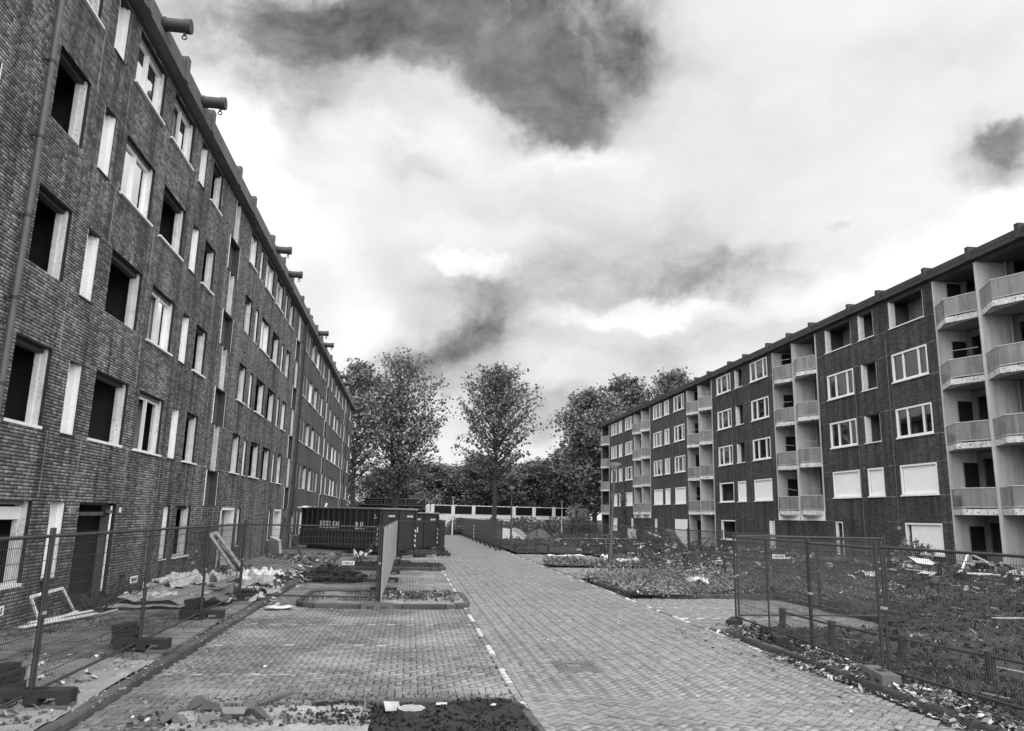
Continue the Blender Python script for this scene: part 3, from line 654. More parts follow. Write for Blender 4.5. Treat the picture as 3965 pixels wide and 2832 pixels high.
    # ordinary windows: lining boards set deep in the brick
    t = .07; g = MB(XL, 1); j = rnd.uniform(0, .05)
    g.box(u1 - t - .0, u1 - .001, -.27, -.075, z0, z1); g.box(u1 - t - .03, u1 - t + .0005, -.26, -.17, z0, z1)
    g.box(u0 + .001, u0 + t, -.27, -.08, z0, z1); g.box(u0 + .002, u1 - .002, -.265, -.10, z0 - .03, z0 + .02); g.box(u0 + .002, u1 - .002, -.275, -.22, z1 - .05, z1 - .001)
    o = g.build('window', 'whiteold', Lb)
    MB(XL, 1).box(u0 + .03, u1 - .03, -.268, -.12, z1 - .07 - j, z1 - .006).build('head', 'lintel' if kd in ('open', 'openb', 'grey') else 'soffit', o)
    if kd == 'wide': MB(XL, 1).box(u0, u1, -.30, -.15, z1 - .34, z1 - .12).build('head_board', 'white', o)
    if kd != 'openb':
        g = MB(XL, 1)
        if kd in ('grey', 'wide') or (kd == 'open' and q[2] < 4 and u0 < 15): g.box(u0, u1, -.42, .012, z0 - .045, z0 + .01)
        else: sill(g, u0, u1, z0)
        g.build('sill', 'white', o)
    if kd == 'grey': MB(XL, 1).box(u0 - .3, u1 - .1, -1.5, -1.46, z0 - .9, z1 + .3).build('room_wall', 'concrete', o)
    if kd in ('glazed', 'half', 'torn'):
        um = u0 + (u1 - u0) * .48; g = MB(XL, 1); frame(g, u0 + t, u1 - t, -.20, -.14, z0, z1 - .09, .05); g.box(um - .03, um + .03, -.20, -.12, z0, z1 - .09)
        g.build('sash', 'white', o)
        if kd == 'glazed': MB(XL, 1).box(u0 + t, u1 - t, -.185, -.178, z0 + .04, z1 - .13).build('pane', 'glass', o)
        if kd == 'half': MB(XL, 1).box(um, u1 - t, -.185, -.178, z0 + .04, z1 - .13).build('pane', 'glass', o)
        ua = u0 + t if kd == 'glazed' else um
        if kd != 'torn':
            n = 26; pts = []
            for i in range(n + 1): a = ua + (u1 - t - ua) * i / n; pts.append((a, -.31 + .02 * math.sin(i * 1.9)))
            g = MB(XL, 1); g.pts([(a, b, z0) for a, b in pts] + [(a, b, z1 - .2 * 0) for a, b in pts], [(i, i + 1, n + 2 + i, n + 1 + i) for i in range(n)], True); g.build('curtain', 'curtain', o)
    if kd in ('torn', 'half') or (kd in ('open', 'openb') and rnd.random() < .18 and u0 > 19):
        g = MB(XL, 1); n = 14; wdt = (u1 - u0) * rnd.uniform(.25, .5); a0 = u0 + .1 if kd != 'torn' else u1 - wdt - .2
        pts = [(a0 + wdt * i / n, -.5 + .05 * math.sin(i * 2.3)) for i in range(n + 1)]
        g.pts([(a, b, z0 + rnd.uniform(0, .12)) for a, b in pts] + [(a, b, z1 - .1) for a, b in pts], [(i, i + 1, n + 2 + i, n + 1 + i) for i in range(n)], True); g.build('curtain', 'curtaindark', o)
    if kd == 'torn':
        g = MB(XL, 1); g.pts([(u0 + .2, -.25, z0 + .1), (u0 + .28, -.23, z0 + .7), (u0 + .55, -.22, z1 - .12), (u0 + .45, -.27, z1 - .12), (u0 + .33, -.26, z0 + .75), (u0 + .5, -.24, z1 - .5)], [(0, 1, 4), (1, 2, 3, 4), (2, 5, 4)]); g.build('torn_plastic', 'paper', o)
for q in wins: lwindow(q)
# rooms behind the openings
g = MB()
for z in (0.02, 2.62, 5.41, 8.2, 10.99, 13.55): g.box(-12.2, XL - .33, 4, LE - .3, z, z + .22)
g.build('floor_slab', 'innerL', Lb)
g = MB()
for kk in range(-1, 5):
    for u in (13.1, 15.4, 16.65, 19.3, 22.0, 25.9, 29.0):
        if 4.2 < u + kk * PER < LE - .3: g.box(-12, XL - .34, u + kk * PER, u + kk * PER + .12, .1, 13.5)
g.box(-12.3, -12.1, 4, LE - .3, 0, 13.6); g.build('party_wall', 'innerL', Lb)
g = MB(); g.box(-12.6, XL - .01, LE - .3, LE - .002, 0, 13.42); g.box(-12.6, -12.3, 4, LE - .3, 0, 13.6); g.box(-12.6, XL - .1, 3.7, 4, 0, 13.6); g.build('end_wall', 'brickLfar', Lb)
# roof edge
g = MB(); g.box(-12.6, XL + .02, 4, LE, 13.42, 13.5); g.build('roof', 'lintel', Lb)
g = MB(XL, 1); g.box(4, LE + .1, -.3, .30, 13.50, 13.72); g.build('fascia_lip', 'corniceL', Lb)
pil = sorted([u + kk * PER for kk in range(-1, 5) for u in (16.5, 19.45, 22.22, 26.05, 28.65)])
pil = [u for u in pil if 5 < u < LE]
for a, b in zip([4] + pil, pil + [LE + .1]): MB(XL, 1).box(a + .12, b - .12, -.2, .24, 13.72, 14.06).build('fascia_panel', 'corniceL', Lb)
for u in pil:
    g = MB(XL, 1); g.box(u - .12, u + .12, -.25, .34, 13.505, 14.2); g.box(u - .17, u - .12, -.2, .28, 13.72, 14.14); g.build('pilaster', 'corniceL', Lb)
for kk in range(-1, 5):
    for u in (17.6, 21.2):
        u += kk * PER
        if not 5 < u < LE: continue
        g = MB(XL, 1); c = 13.93
        g.tube([(u, .15, c), (u, .80, c)], .165, 16); g.tube([(u, .76, c), (u, .90, c)], .185, 16); g.tube([(u, .24, c), (u, .30, c)], .185, 16)
        o = g.build('hoist_beam', 'darkmetal', Lb)
        g = MB(XL, 1); g.tube([(u, .76, c - .15), (u, .76, c - .26)], .035, 6); g.tube([(u, .76 + .055 * math.sin(t), c - .31 - .055 * math.cos(t)) for t in np.linspace(-.1, 2 * math.pi - .4, 12)], .018, 5); g.build('hook', 'darkmetal', o)
for u, zt in ((13.12, 13.5), (13.12 + 2 * PER, 13.6), (13.12 + 4 * PER, 13.6)):
    g = MB(XL, 1); g.tube([(u, .12, 1.9 if u > 20 else .2), (u, .12, zt)], .058, 10); 
    if u > 20: g.tube([(u, .12, zt), (u, .2, zt + .25), (u + .02, .35, zt + .4), (u + .05, .42, zt + .2)], .05, 8)
    o = g.build('downpipe', 'pipe' if u < 20 else 'darkmetal', Lb)
    if u > 20: MB(XL, 1).tube([(u, .12, .1), (u, .12, 1.9)], .065, 10).build('pipe_shoe', 'concrete', o)
    for z in np.arange(1.2, 13.4, 1.46):
        g = MB(XL, 1); g.tube([(u, .12, z), (u, .12, z + .05)], .07, 10); g.box(u - .1, u - .06, 0, .1, z, z + .03); g.build('bracket', 'darkmetal', o)
o = MB(XL, 1).box(16.58, 16.86, 0, .02, 2.05, 2.2); o = o.build('air_grille', 'concrete', Lb)
for i in range(4): MB(XL, 1).box(16.6, 16.84, .018, .026, 2.07 + i * .033, 2.082 + i * .033).build('louvre', 'lintel', o)
MB(XL, 1).box(19.27, 19.36, 0, .02, 2.08, 2.2).build('number_plate', 'sign', Lb)
MB(XL, 1).box(31.9, 32.55, 0, .05, .1, .72).build('cellar_hatch', 'pipe', Lb)
for u, z in ((26.3, .82), (31.9, .74), (26.0, .45)): MB(XL, 1).box(u, u + .3, 0, .015, z, z + .1).build('vent_brick', 'concrete', Lb)
# ================================================================== RIGHT BLOCK
XR = 24.1; PR = 16.25
Rb = empty('apartment_building', (0, 0, 0), 0, 'dark brick apartment block on the right with stacked zigzag balconies and white window frames', 'building')
RS = [3.66, 6.48, 9.30, 12.11]; RT = [5.12, 7.93, 10.74, 13.5]
cent = [28.52 + PR * k for k in range(-1, 5)]
RE = 94.5; rops = []; rw = []
rk = {1: [['board', 'board', 'board'], ['gl', 'op', 'gl'], ['gl', 'op', 'gl'], ['op', 'op', 'op']],
      2: [['board', 'board', 'dark'], ['gl', 'op', 'gl'], ['gl', 'op', 'gl'], ['gl', 'op', 'gl']]}
for s, c in enumerate(cent[:-1]):
    for r in range(4):
        kinds = rk.get(s, None); kinds = kinds[r] if kinds else (['board'] * 3 if r == 0 else rnd.choice([['gl', 'gl', 'gl'], ['gl', 'op', 'gl'], ['gl', 'gl', 'gl']]))
        for (a, b), kd in zip(((3.6, 6.28), (7.62, 9.0), (9.72, 12.38)), kinds): rw.append((c + a, c + b, RS[r], RT[r], kd, s, r))
rw += [(32.12, 34.75, .90, 2.33, 'gboard', 1, -1), (40.2, 40.9, .3, 2.32, 'slit', 1, -1), (48.28, 49.0, .3, 2.3, 'slitb', 2, -1), (54.4, 57.05, .86, 2.3, 'dark', 2, -1),
       (64.4, 67.5, .12, 2.3, 'wdoor', 3, -1), (72.6, 73.25, .5, 2.3, 'slitb', 3, -1), (80.7, 81.35, .5, 2.3, 'slitb', 4, -1), (87.0, 88.95, .86, 2.3, 'board', 4, -1)]
bal = []
for s, c in enumerate(cent):
    h0, h1 = c - 2.85, min(c + 2.85, RE - .12)
    if s == 5: h0, h1 = RE - 3.9, RE - .12
    openg = s % 2 == 1
    bal.append((c, h0, h1, openg, s)); rops.append((h0, h1, .0 if openg else 2.86, 13.58))
ops = [q[:4] for q in rw] + rops
cellwall('wall', XR + .009, -1, 15.1, 61, -.1, 13.6, ops, .3, 'mortarR', Rb)
brickwork(XR + .009, -1, 25, 61, .0, 13.6, ops, 'brickR', Rb)
cellwall('wall', XR + .002, -1, 61, RE, -.1, 13.6, ops, .3, 'brickRfar', Rb)
def rwin(q):
    u0, u1, z0, z1, kd, s, r = q; g = MB(XR, -1); t = .07
    if kd == 'op':
        g.box(u0, u0 + .05, -.3, -.02, z0, z1); g.box(u1 - .16, u1, -.28, -.015, z0, z1); o = g.build('window', 'whiteold', Rb)
        MB(XR, -1).box(u0, u1, -.28, -.02, z1 - .04, z1).build('head', 'lintel', o); g = MB(XR, -1); g.box(u0 - .03, u1 + .03, -.2, .05, z0 - .05, z0).build('sill', 'white', o)
        MB(XR, -1).box(u0 - .3, u1 + .2, -1.35, -1.3, z0 - .9, z1 + .1).build('room_wall', 'concrete', o); return
    if kd in ('slit', 'slitb'):
        frame(g, u0, u1, -.14, .015, z0, z1, .06); 
        if kd == 'slitb': g.box(u0 + .3, u1, -.12, -.02, z0, z1)
        o = g.build('window', 'white', Rb); return
    if kd == 'wdoor':
        o = g.box(u0, u1, -.08, .02, z0, z1).build('door', 'board', Rb); o['label'] = 'large white boarded doorway'
        for i in range(1, 4): MB(XR, -1).box(u0 + (u1 - u0) * i / 4 - .01, u0 + (u1 - u0) * i / 4 + .01, .02, .026, z0, z1).build('board_joint', 'concrete', o)
        MB(XR, -1).box(u0 + .1, u0 + .25, .02, .03, z0 + .5, z0 + .6).build('lock_plate', 'darkmetal', o); return
    frame(g, u0, u1, -.16, .01, z0, z1, .085); 
    if kd == 'gl': a = u0 + (u1 - u0) * .25; b = u0 + (u1 - u0) * .68; g.box(a - .03, a + .03, -.13, .0, z0, z1); g.box(b - .03, b + .03, -.13, .0, z0, z1)
    o = g.build('window', 'white', Rb); MB(XR, -1).box(u0 - .04, u1 + .04, -.05, .075, z0 - .06, z0 + .012).build('sill', 'white', o)
    if kd in ('board', 'gboard'):
        MB(XR, -1).box(u0 + .08, u1 - (.14 if kd == 'board' else .35), -.10, -.07, z0 + .05, z1 - .07).build('boarding', 'board', o)
    if kd == 'gl':
        MB(XR, -1).box(u0 + .08, u1 - .08, -.09, -.083, z0 + .08, z1 - .08).build('pane', 'glass', o)
        for a, wv in ((0, .3), (.42, .35), (.8, .2)):
            if rnd.random() < .75:
                n = 12; aa = u0 + (u1 - u0) * a; ww = (u1 - u0) * wv; pts = [(aa + ww * i / n, -.22 + .03 * math.sin(i * 2.1)) for i in range(n + 1)]; h = MB(XR, -1)
                h.pts([(p, b_, z0) for p, b_ in pts] + [(p, b_, z1) for p, b_ in pts], [(i, i + 1, n + 2 + i, n + 1 + i) for i in range(n)], True); h.build('curtain', 'curtain' if rnd.random() < .6 else 'curtaindark', o)
for q in rw: rwin(q)
def wedge(g, a, b, ap, w_, z0, z1, flat=0):
    """triangular prism footprint a..b on the facade, apex at ap, w_ out"""
    P = [(a, flat), (ap, w_), (b, flat), (b, -.02), (a, -.02)]; n = 5
    g.pts([(u, w, z0) for u, w in P] + [(u, w, z1) for u, w in P], [tuple(range(n))[::-1], tuple(range(n, 2 * n))] + [(i, (i + 1) % n, n + (i + 1) % n, n + i) for i in range(n)])
for c, h0, h1, openg, s in bal:
    bays_ = [(h0, c), (c, h1)] if s != 5 else [(h0, h1)]
    zb = -.1 if openg else 2.4
    g = MB(XR, -1); g.box(h1 - .10, h1, -1.4, .03, zb, 13.58); g.box(h0, h0 + .10, -1.4, .03, zb, 13.58)
    o = g.build('edge_fin', 'fin', Rb)
    if s != 5: MB(XR, -1).box(c - .09, c + .09, -1.4, .06, zb, 13.6).build('divider_fin', 'fin', Rb)
    g = MB(XR, -1)      # walls of the loggia
    for (a, b) in bays_:
        for k in range(-1 if openg else 0, 4):
            z0 = max(0, 2.95 + 2.82 * k); z1 = 2.95 + 2.82 * (k + 1) - .25
            g.box(a + .09, b - .1, -1.5, -1.4, z0, z0 + .9); g.box(a + .09, a + 1.0, -1.5, -1.4, z0 + .9, z1); g.box(b - .4, b - .1, -1.5, -1.4, z0 + .9, z1); g.box(a + 1.0, b - .4, -1.5, -1.4, z1 - .3, z1)
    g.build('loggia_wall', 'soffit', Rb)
    for (a, b) in bays_:
        for k in range(-1 if openg else 0, 4):
            z0 = max(.05, 2.95 + 2.82 * k); h = MB(XR, -1)
            if b == h1: h.box(b - .115, b - .101, -1.38, -.62, z0, z0 + 2.1)
            else: h.box(b - .9, b - .3, -1.39, -1.36, z0, z0 + 2.1)
            if b == h1: d = h.build('doorway', 'black', Rb); MB(XR, -1).box(b - .13, b - .1, -.66, -.6, z0, z0 + 2.12).build('door_post', 'concrete', d)  # black slab on the fin, the dark of the opening put into its colour
            elif k >= 0:
                h = MB(XR, -1); h.tube([(b - .25, -1.2, z0), (b - .25, -1.2, z0 + 2.5)], .055, 8); h.build('drain_pipe', 'concrete', Rb)
    for (a, b) in bays_:
        for k in range(0, 4):
            zs = 2.95 + 2.82 * k; ap = (a + b) / 2; B_ = empty('balcony'); B_.parent = Rb
            g = MB(XR, -1); wedge(g, a + .1, b - .06, ap, .62, zs - .25, zs); g.box(a + .05, b - .05, -1.45, -.02, zs - .2, zs); g.build('slab', 'peel', B_)
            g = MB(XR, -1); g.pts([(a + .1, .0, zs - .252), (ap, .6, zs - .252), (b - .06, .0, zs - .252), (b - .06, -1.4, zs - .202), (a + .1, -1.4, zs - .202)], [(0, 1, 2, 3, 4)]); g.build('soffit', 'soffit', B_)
            for (p, q_) in (((a + .12, .04), (ap, .60)), ((ap, .60), (b - .12, .04))):
                d = Vector((q_[0] - p[0], q_[1] - p[1], 0)).normalized(); n_ = Vector((-d.y, d.x, 0)) * .008
                g = MB(XR, -1); z0, z1 = zs + .09, zs + .85
                g.pts([(p[0] + s_ * n_.x, p[1] + s_ * n_.y, z) for z in (z0, z1) for s_ in (-1, 1)] + [(q_[0] + s_ * n_.x, q_[1] + s_ * n_.y, z) for z in (z0, z1) for s_ in (-1, 1)], [(0, 1, 3, 2), (4, 6, 7, 5), (0, 4, 5, 1), (2, 3, 7, 6), (0, 2, 6, 4), (1, 5, 7, 3)]); g.build('glass_panel', 'screen', B_)
                for z, hh in ((zs + .87, .022), (zs + .07, .018)):
                    g = MB(XR, -1); g.tube([(p[0], p[1], z), (q_[0], q_[1], z)], hh * 1.3, 6); g.build('rail', 'railing', B_)
            if rnd.random() < .35:
                g = MB(XR, -1); p0 = (ap + .4, .0, zs + .9); g.bar(p0, (ap + .9, -.1, zs + 1.5), .012); g.bar((ap + .9, -.1, zs + 1.5), (a + .3, .05, zs + 1.25), .012); g.build('bent_rod', 'railing', B_)
    if not openg:
        g = MB(XR, -1)
        for (a, b) in bays_: wedge(g, a + .25, b - .25, (a + b) / 2, .42, 2.62, 2.7)
        g.box(h0, h1, -.02, .035, 2.36, 2.86); g.build('fascia', 'board', Rb)
# interior slabs, back of the block
g = MB()
for k in range(-1, 5):
    z = 2.75 + 2.82 * k if k < 4 else 13.62
    if z > 0: g.box(XR + .32, XR + 9.6, 15.1, RE - .3, z, z + .18)
g.box(XR + 5, XR + 5.1, 15.1, RE - .3, 0, 13.6)
g.build('floor_slab', 'inner', Rb)
g = MB()
for s, c in enumerate(cent):
    for u in (3.1, 6.9, 9.3, 13.1):
        if c + u < RE: g.box(XR + .32, XR + 5, c + u, c + u + .1, 0, 13.6)
g.build('party_wall', 'inner', Rb)
g = MB(); g.box(XR + .02, XR + 9.8, RE - .28, RE - .002, -.1, 13.6); g.box(XR + 9.6, XR + 9.8, 15.1, RE - .3, -.1, 13.6); g.box(XR + .35, XR + 9.6, 15.0, 15.1, -.1, 13.6); g.build('end_wall', 'brickRfar', Rb)
g = MB(XR, -1); g.box(15.1, RE + .1, -9.8, .02, 13.602, 13.68); g.build('roof', 'lintel', Rb)
g = MB(XR, -1); g.box(15.1, RE + .1, -.3, .26, 13.68, 13.86); g.build('fascia_lip', 'corniceR', Rb)
pr = sorted({round(c + d, 2) for c in cent for d in (-2.7, .1, 3.0, 6.7, 9.4)}); pr = [u for u in pr if 16 < u < RE]
for a, b in zip([15.1] + pr, pr + [RE + .1]):
    MB(XR, -1).box(a + .11, b - .11, -.2, .18, 13.86, 14.14).build('fascia_panel', 'corniceR', Rb)
    MB(XR, -1).box(a + .3, b - .16, .18, .2, 13.9, 13.93).build('groove_bead', 'black', Rb)
for u in pr: MB(XR, -1).box(u - .11, u + .11, -.25, .32, 13.684, 14.3).build('pilaster', 'corniceR', Rb)
for s, c in enumerate(cent[:-1]):
    for d in (6.6, 9.55):
        MB(XR, -1).tube([(c + d, .05, .3 if d > 7 else 2.3), (c + d, .05, 11.6)], .028, 6).build('conduit', 'pipe', Rb)
for z in (2.36, 3.6, 5.14, 6.42, 7.95, 9.24, 10.76, 12.05):
    for s, c in enumerate(cent[:-1]):
        for a, b in ((2.9, 3.5), (6.45, 7.5), (9.1, 9.6), (12.5, 13.3)):
            if rnd.random() < .75 and c + a > 25.1: MB(XR, -1).box(c + a, c + b, .0, .003, z, z + .014).build('joint_line', 'concrete', Rb)
MB(XR, -1).box(35.1, 35.32, 0, .05, 2.0, 2.14).build('junction_box', 'concrete', Rb)
# ================================================================== MESH FENCES
FM = {}
def fmeshes(L, mid=False, spikes=True):
    key = (round(L, 1), mid, spikes)
    if key in FM: return FM[key]
    L = key[0]; g = MB(); r = .021
    for x in (.03, L - .03): g.tube([(x, 0, .12), (x, 0, 1.93)], r, 8)
    g.tube([(.03, 0, 1.84), (L - .03, 0, 1.84)], r * .9, 8); g.tube([(.03, 0, .20), (L - .03, 0, .20)], r * .9, 8)
    if mid: g.tube([(L / 2, 0, .2), (L / 2, 0, 1.84)], r * .9, 8)
    fr = g.mesh('frame'); fr.materials.append(K['tube'])
    n = int((L - .1) / .038); C = []; A = []; B = []; D = []
    for i in range(n):
        x = .06 + i * .038; t = 1.885 if spikes else 1.84; C.append((x, .018, (t + .2) / 2)); A.append((.0015, 0, 0)); B.append((0, 0, (t - .2) / 2)); D.append((0, .0019, 0))
    for z in np.arange(.34, 1.8, .155): C.append((L / 2, .021, z)); A.append((L / 2 - .03, 0, 0)); B.append((0, 0, .0036)); D.append((0, .003, 0))
    V, F = boxes(C, A, B, D); o = bulk('wire_mesh', V, F, 'wire'); wm = o.data; bpy.data.objects.remove(o)
    FM[key] = (fr, wm); return FM[key]
def heras(p0, p1, label, group, sign=None, mid=False, cloth=None, lean=0., z=.0, pale=False, signflip=False):
    d = Vector((p1[0] - p0[0], p1[1] - p0[1], 0)); L = d.length; rz = math.atan2(d.y, d.x)
    e = empty('mesh_fence', (p0[0], p0[1], z), rz, label, 'mesh fence', group); e.rotation_euler = (lean, 0, rz)
    fr, wm = fmeshes(L, mid); k = L / round(L, 1)
    a = bpy.data.objects.new('frame', fr); b = bpy.data.objects.new('wire_mesh', wm); b['kind'] = 'stuff'
    for o in (a, b): col.objects.link(o); o.parent = e; o.scale = (k, 1, 1)
    MB().box(-.035, .05, -.028, .028, 1.0, 1.035).build('clamp', 'concrete', e)
    if sign is not None:
        s, zz = sign; f = 1 if not signflip else -1
        pl = MB(); pl.box(-.145, .145, -.003, .003, -.045, .045); o = pl.build('sign_plate', 'sign', e); o.location = (s, -.012 * f, zz)
        if signflip: o.rotation_euler = (0, 0, math.pi)
        text('lettering', 'HERAS', .078, 'black', o, (-.125, -.0045, -.028), (math.pi / 2, 0, 0), .001, 1.05, .0025)
    if cloth:
        n = 40; ys = [(.02 + .018 * math.sin(i * 1.3 + z) + .02 * math.sin(i * .37 + p0[1])) for i in range(n + 1)]; top = [1.86 + .02 * math.sin(i * .9) for i in range(n + 1)]
        g = MB(); f = -1 if cloth[1] else 1
        for zz0, zz1 in ((.13, .7), (.7, 1.3), (1.3, None)):
            g.pts([(L * i / n, f * (.03 + ys[i] * (1.0 + .3 * math.sin(zz0 * 5))), zz0) for i in range(n + 1)] + [(L * i / n, f * (.03 + ys[i] * (1.0 + .3 * math.sin((zz1 or 1.8) * 5))), zz1 or top[i]) for i in range(n + 1)], [(i, i + 1, n + 2 + i, n + 1 + i) for i in range(n)], True)
        g.build('screen_cloth', cloth[0], e)
    return e
def footmesh():
    g = MB(); w_ = .115; L = .36; h = .145
    g.box(-L, L, -w_, w_, .07, h - .008); g.box(-L + .01, -.12, -w_ + .01, w_ - .01, h - .008, h); g.box(.12, L - .01, -w_ + .01, w_ - .01, h - .008, h); g.box(-.12, .12, -w_ + .01, -.07, h - .008, h); g.box(-.12, .12, .07, w_ - .01, h - .008, h)
    g.box(-L, -L + .11, -w_, w_, 0, .07); g.box(-.07, .07, -w_, w_, 0, .07); g.box(L - .11, L, -w_, w_, 0, .07)
    g.box(L, L + .02, -w_, -.07, .0, h - .01); g.box(L, L + .02, .07, w_, 0, h - .01)
    return g.mesh('ballast_block')
FOOT = {m_: footmesh() for m_ in ('foot', 'footpale')}
for m_ in FOOT: FOOT[m_].materials.append(K[m_])
HOLE = MB().box(-.1, .1, -.045, .045, .1385, .1410).mesh('socket'); HOLE.materials.append(K['black'])
def foot(x, y, rz, label, group, z=0., m_='foot', sc_=1.):
    o = bpy.data.objects.new('ballast_block', FOOT[m_]); col.objects.link(o); o.location = (x, y, z); o.rotation_euler = (0, 0, rz); o.scale = (sc_,) * 3
    tag(o, label, 'ballast block', group); h = bpy.data.objects.new('socket', HOLE); col.objects.link(h); h.parent = o; return o
GP = 'wire fence panels standing on block feet'; GF = 'block feet of the wire fences'
LY = [5.85, 9.21, 12.55, 15.97, 19.33]
lab = ['wire fence panel at the bottom left corner with a white name plate', 'wire fence panel in front of the broken service doorway, second along the left kerb', 'wire fence panel in front of the grey linoleum heap, third along the left kerb', 'short looking wire fence panel before the leaning door frame, fourth along the left kerb']
for i in range(4): heras((-3.93, LY[i]), (-3.93, LY[i + 1]), lab[i], GP, sign=(2.35 if i == 0 else 2.75, 1.15) if i < 2 else None, z=.03)
heras((-3.93, 19.33), (-.66, 19.02), 'wire fence panel facing us in front of the lettered container with a name plate', GP, sign=(2.55, .98), z=.03)
for i, y in enumerate(LY):
    foot(-3.86, y - .05, 0.02 * i, ['dark fence foot out of the corner under the first left panel', 'large dark fence foot at the bottom left edge on a tile by the kerb', 'dark fence foot under the second joint of the left fence, tile beneath its tip', 'dark fence foot under the third joint of the left fence before the linoleum heap', 'dark fence foot at the far corner where the left fence turns to the street'][i], GF, z=.135 if i < 4 else .12, sc_=1.0)
    if i < 4: o = MB().box(-.14, .14, -.16, .16, 0, .035).build('loose_tile', 'rubble'); o.location = (-3.62, y - .07, .101); o.rotation_euler = (0, 0, .06); tag(o, ['loose tile under the first fence foot out of the corner', 'thick loose tile wedged under the large fence foot at the bottom left', 'loose tile wedged under the second fence foot on the left kerb', 'loose tile wedged under the third fence foot on the left kerb'][i], 'tile', 'tiles wedged under fence feet')
where = ['bottom left corner', 'second left fence joint', 'third left fence joint']
for s, (x, y) in enumerate(((-4.38, 9.5), (-4.2, 12.8), (-4.15, 16.2))):
    for i in range(5): foot(x + rnd.uniform(-.05, .05), y + rnd.uniform(-.04, .04), 1.35 + rnd.uniform(-.12, .12), 'dark fence foot %s in the stack at the %s' % (['lying lowest', 'second from below', 'third from below', 'fourth from below', 'topmost'][i], where[s]), 'stacked spare fence feet', z=.1 + i * .067, sc_=.64)
foot(-.64, 18.72, 0, 'grey fence foot at the street corner of the fence standing before the first kerbed island', GF, m_='footpale')
SY = [19.02 + 3.445 * i for i in range(7)]
for i in range(6): heras((-.64, SY[i]), (-.64, SY[i + 1]), 'fence panel hung with pale screen cloth, %s of the row from the corner' % ORD[i], 'cloth covered fence panels', cloth=('cloth', True))
for i in range(1, 7): foot(-.62, SY[i], 0, 'dark fence foot sticking out below the pale screen cloth, %s from the street corner' % ORD[i - 1], GF)
heras((-.62, 39.75), (1.95, 42.2), 'wire fence panel set askew in front of the container ends beyond the cloth screen', GP, mid=True)
foot(.65, 40.9, .75, 'dark fence foot under the middle of the askew panel by the container ends', GF)
foot(1.95, 42.2, .2, 'dark fence foot at the roadside corner of the askew panel', GF); foot(2.0, 43.2, .1, 'dark fence foot behind the roadside corner by the containers', GF)
for i in range(3): heras((1.98 + i * .02, 42.3 + 3.4 * i), (2.0 + i * .02, 45.7 + 3.4 * i), 'fence panel along the containers with sagging dark net, %s of three' % ['nearest', 'middle', 'farthest'][i], 'netted fence panels', cloth=('net', False)); foot(2.0, 45.7 + 3.4 * i, 0, 'dark fence foot beside the containers under the netted fence, %s of three' % ['nearest', 'middle', 'farthest'][i], GF)
# right side
heras((6.92, 15.80), (6.74, 12.36), 'wire fence panel running back from the right kerb with a post in its middle', GP, mid=True, z=.04)
heras((6.74, 12.36), (6.61, 10.22), 'narrow wire fence panel along the right kerb ending at the pale foot', GP, z=.03)
heras((6.61, 10.14), (6.93, 6.72), 'wire fence panel leaving the picture at the lower right corner', GP, z=.05)
heras((7.0, 15.86), (10.55, 15.95), 'wire fence panel across the right parking bay with a pale top tube and name plate', GP, sign=(.98, 1.42), z=.06)
foot(6.80, 15.6, 1.0, 'fence foot at the corner of the right parking bay beside leaves', GF, z=.08); foot(6.68, 13.4, 1.25, 'dark fence foot half on the right kerb under the middle post', GF, z=.09)
foot(6.50, 10.15, 1.35, 'pale grey concrete fence foot at the joint of two panels on the right kerb', GF, z=.10, m_='footpale', sc_=1.05)
foot(10.6, 16.0, .05, 'dark fence foot at the far end of the panel across the right bay', GF, z=.08)
foot(10.9, 18.6, .3, 'spare dark fence foot lying on the soil behind the right bay', GF, z=.16)
CX = [(7.67, 45.79), (11.1, 46.4), (11.12, 42.9), (11.3, 39.6), (11.1, 36.0), (11.0, 32.5), (10.95, 29.1), (10.9, 25.7), (10.85, 22.3), (10.75, 19.2), (10.6, 16.1)]
for i in range(10): heras(CX[i], CX[i + 1], 'old wire fence panel on the right soil, %s from the far end of its line' % ORD[i].replace('nearest', 'first'), 'wire panels along the soil bank', sign=(.6, 1.2) if i in (7, 9) else None, lean=[0, .02, -.03, .05, -.06, .03, 0, -.04, .02, 0][i], z=-.02)
foot(7.6, 45.7, .1, 'dark fence foot at the roadside end of the far cross fence', GF)
MY = [50.5 + 3.6 * i for i in range(15)]
heras((7.67, 45.9), (6.12, 50.4), 'wire fence panel linking the netted roadside row with the far cross fence', GP)
for i in range(14):
    heras((6.12, MY[i]), (6.12, MY[i + 1]), 'fence panel hung with dark windbreak net, %s in the row right of the far road' % ORD[i], 'dark netted fence row', cloth=('net', True)); foot(6.05, MY[i], 0, 'dark fence foot under the dark net beside the far road, %s of the row' % ORD[i], GF)
for i in range(6): heras((6.3 + 3.5 * i, 99.2 + .4 * i), (9.75 + 3.5 * i, 99.6 + .4 * i), 'distant wire fence panel below the white noise barrier, %s from the road' % ORD[i].replace('nearest', 'first'), 'distant wire panels below the barrier', z=.0)
# striped warning post on the net
sp = empty('warning_marker', (6.0, 71, 0), 0, 'striped warning marker leaning on the dark netted fence', 'warning marker')
MB().box(-.02, .02, -.06, .06, 0, 1.3).build('board', 'sign', sp)
for i in range(4): MB().box(-.025, .025, -.062, .062, .1 + i * .32, .22 + i * .32).build('stripe', 'darkmetal', sp)
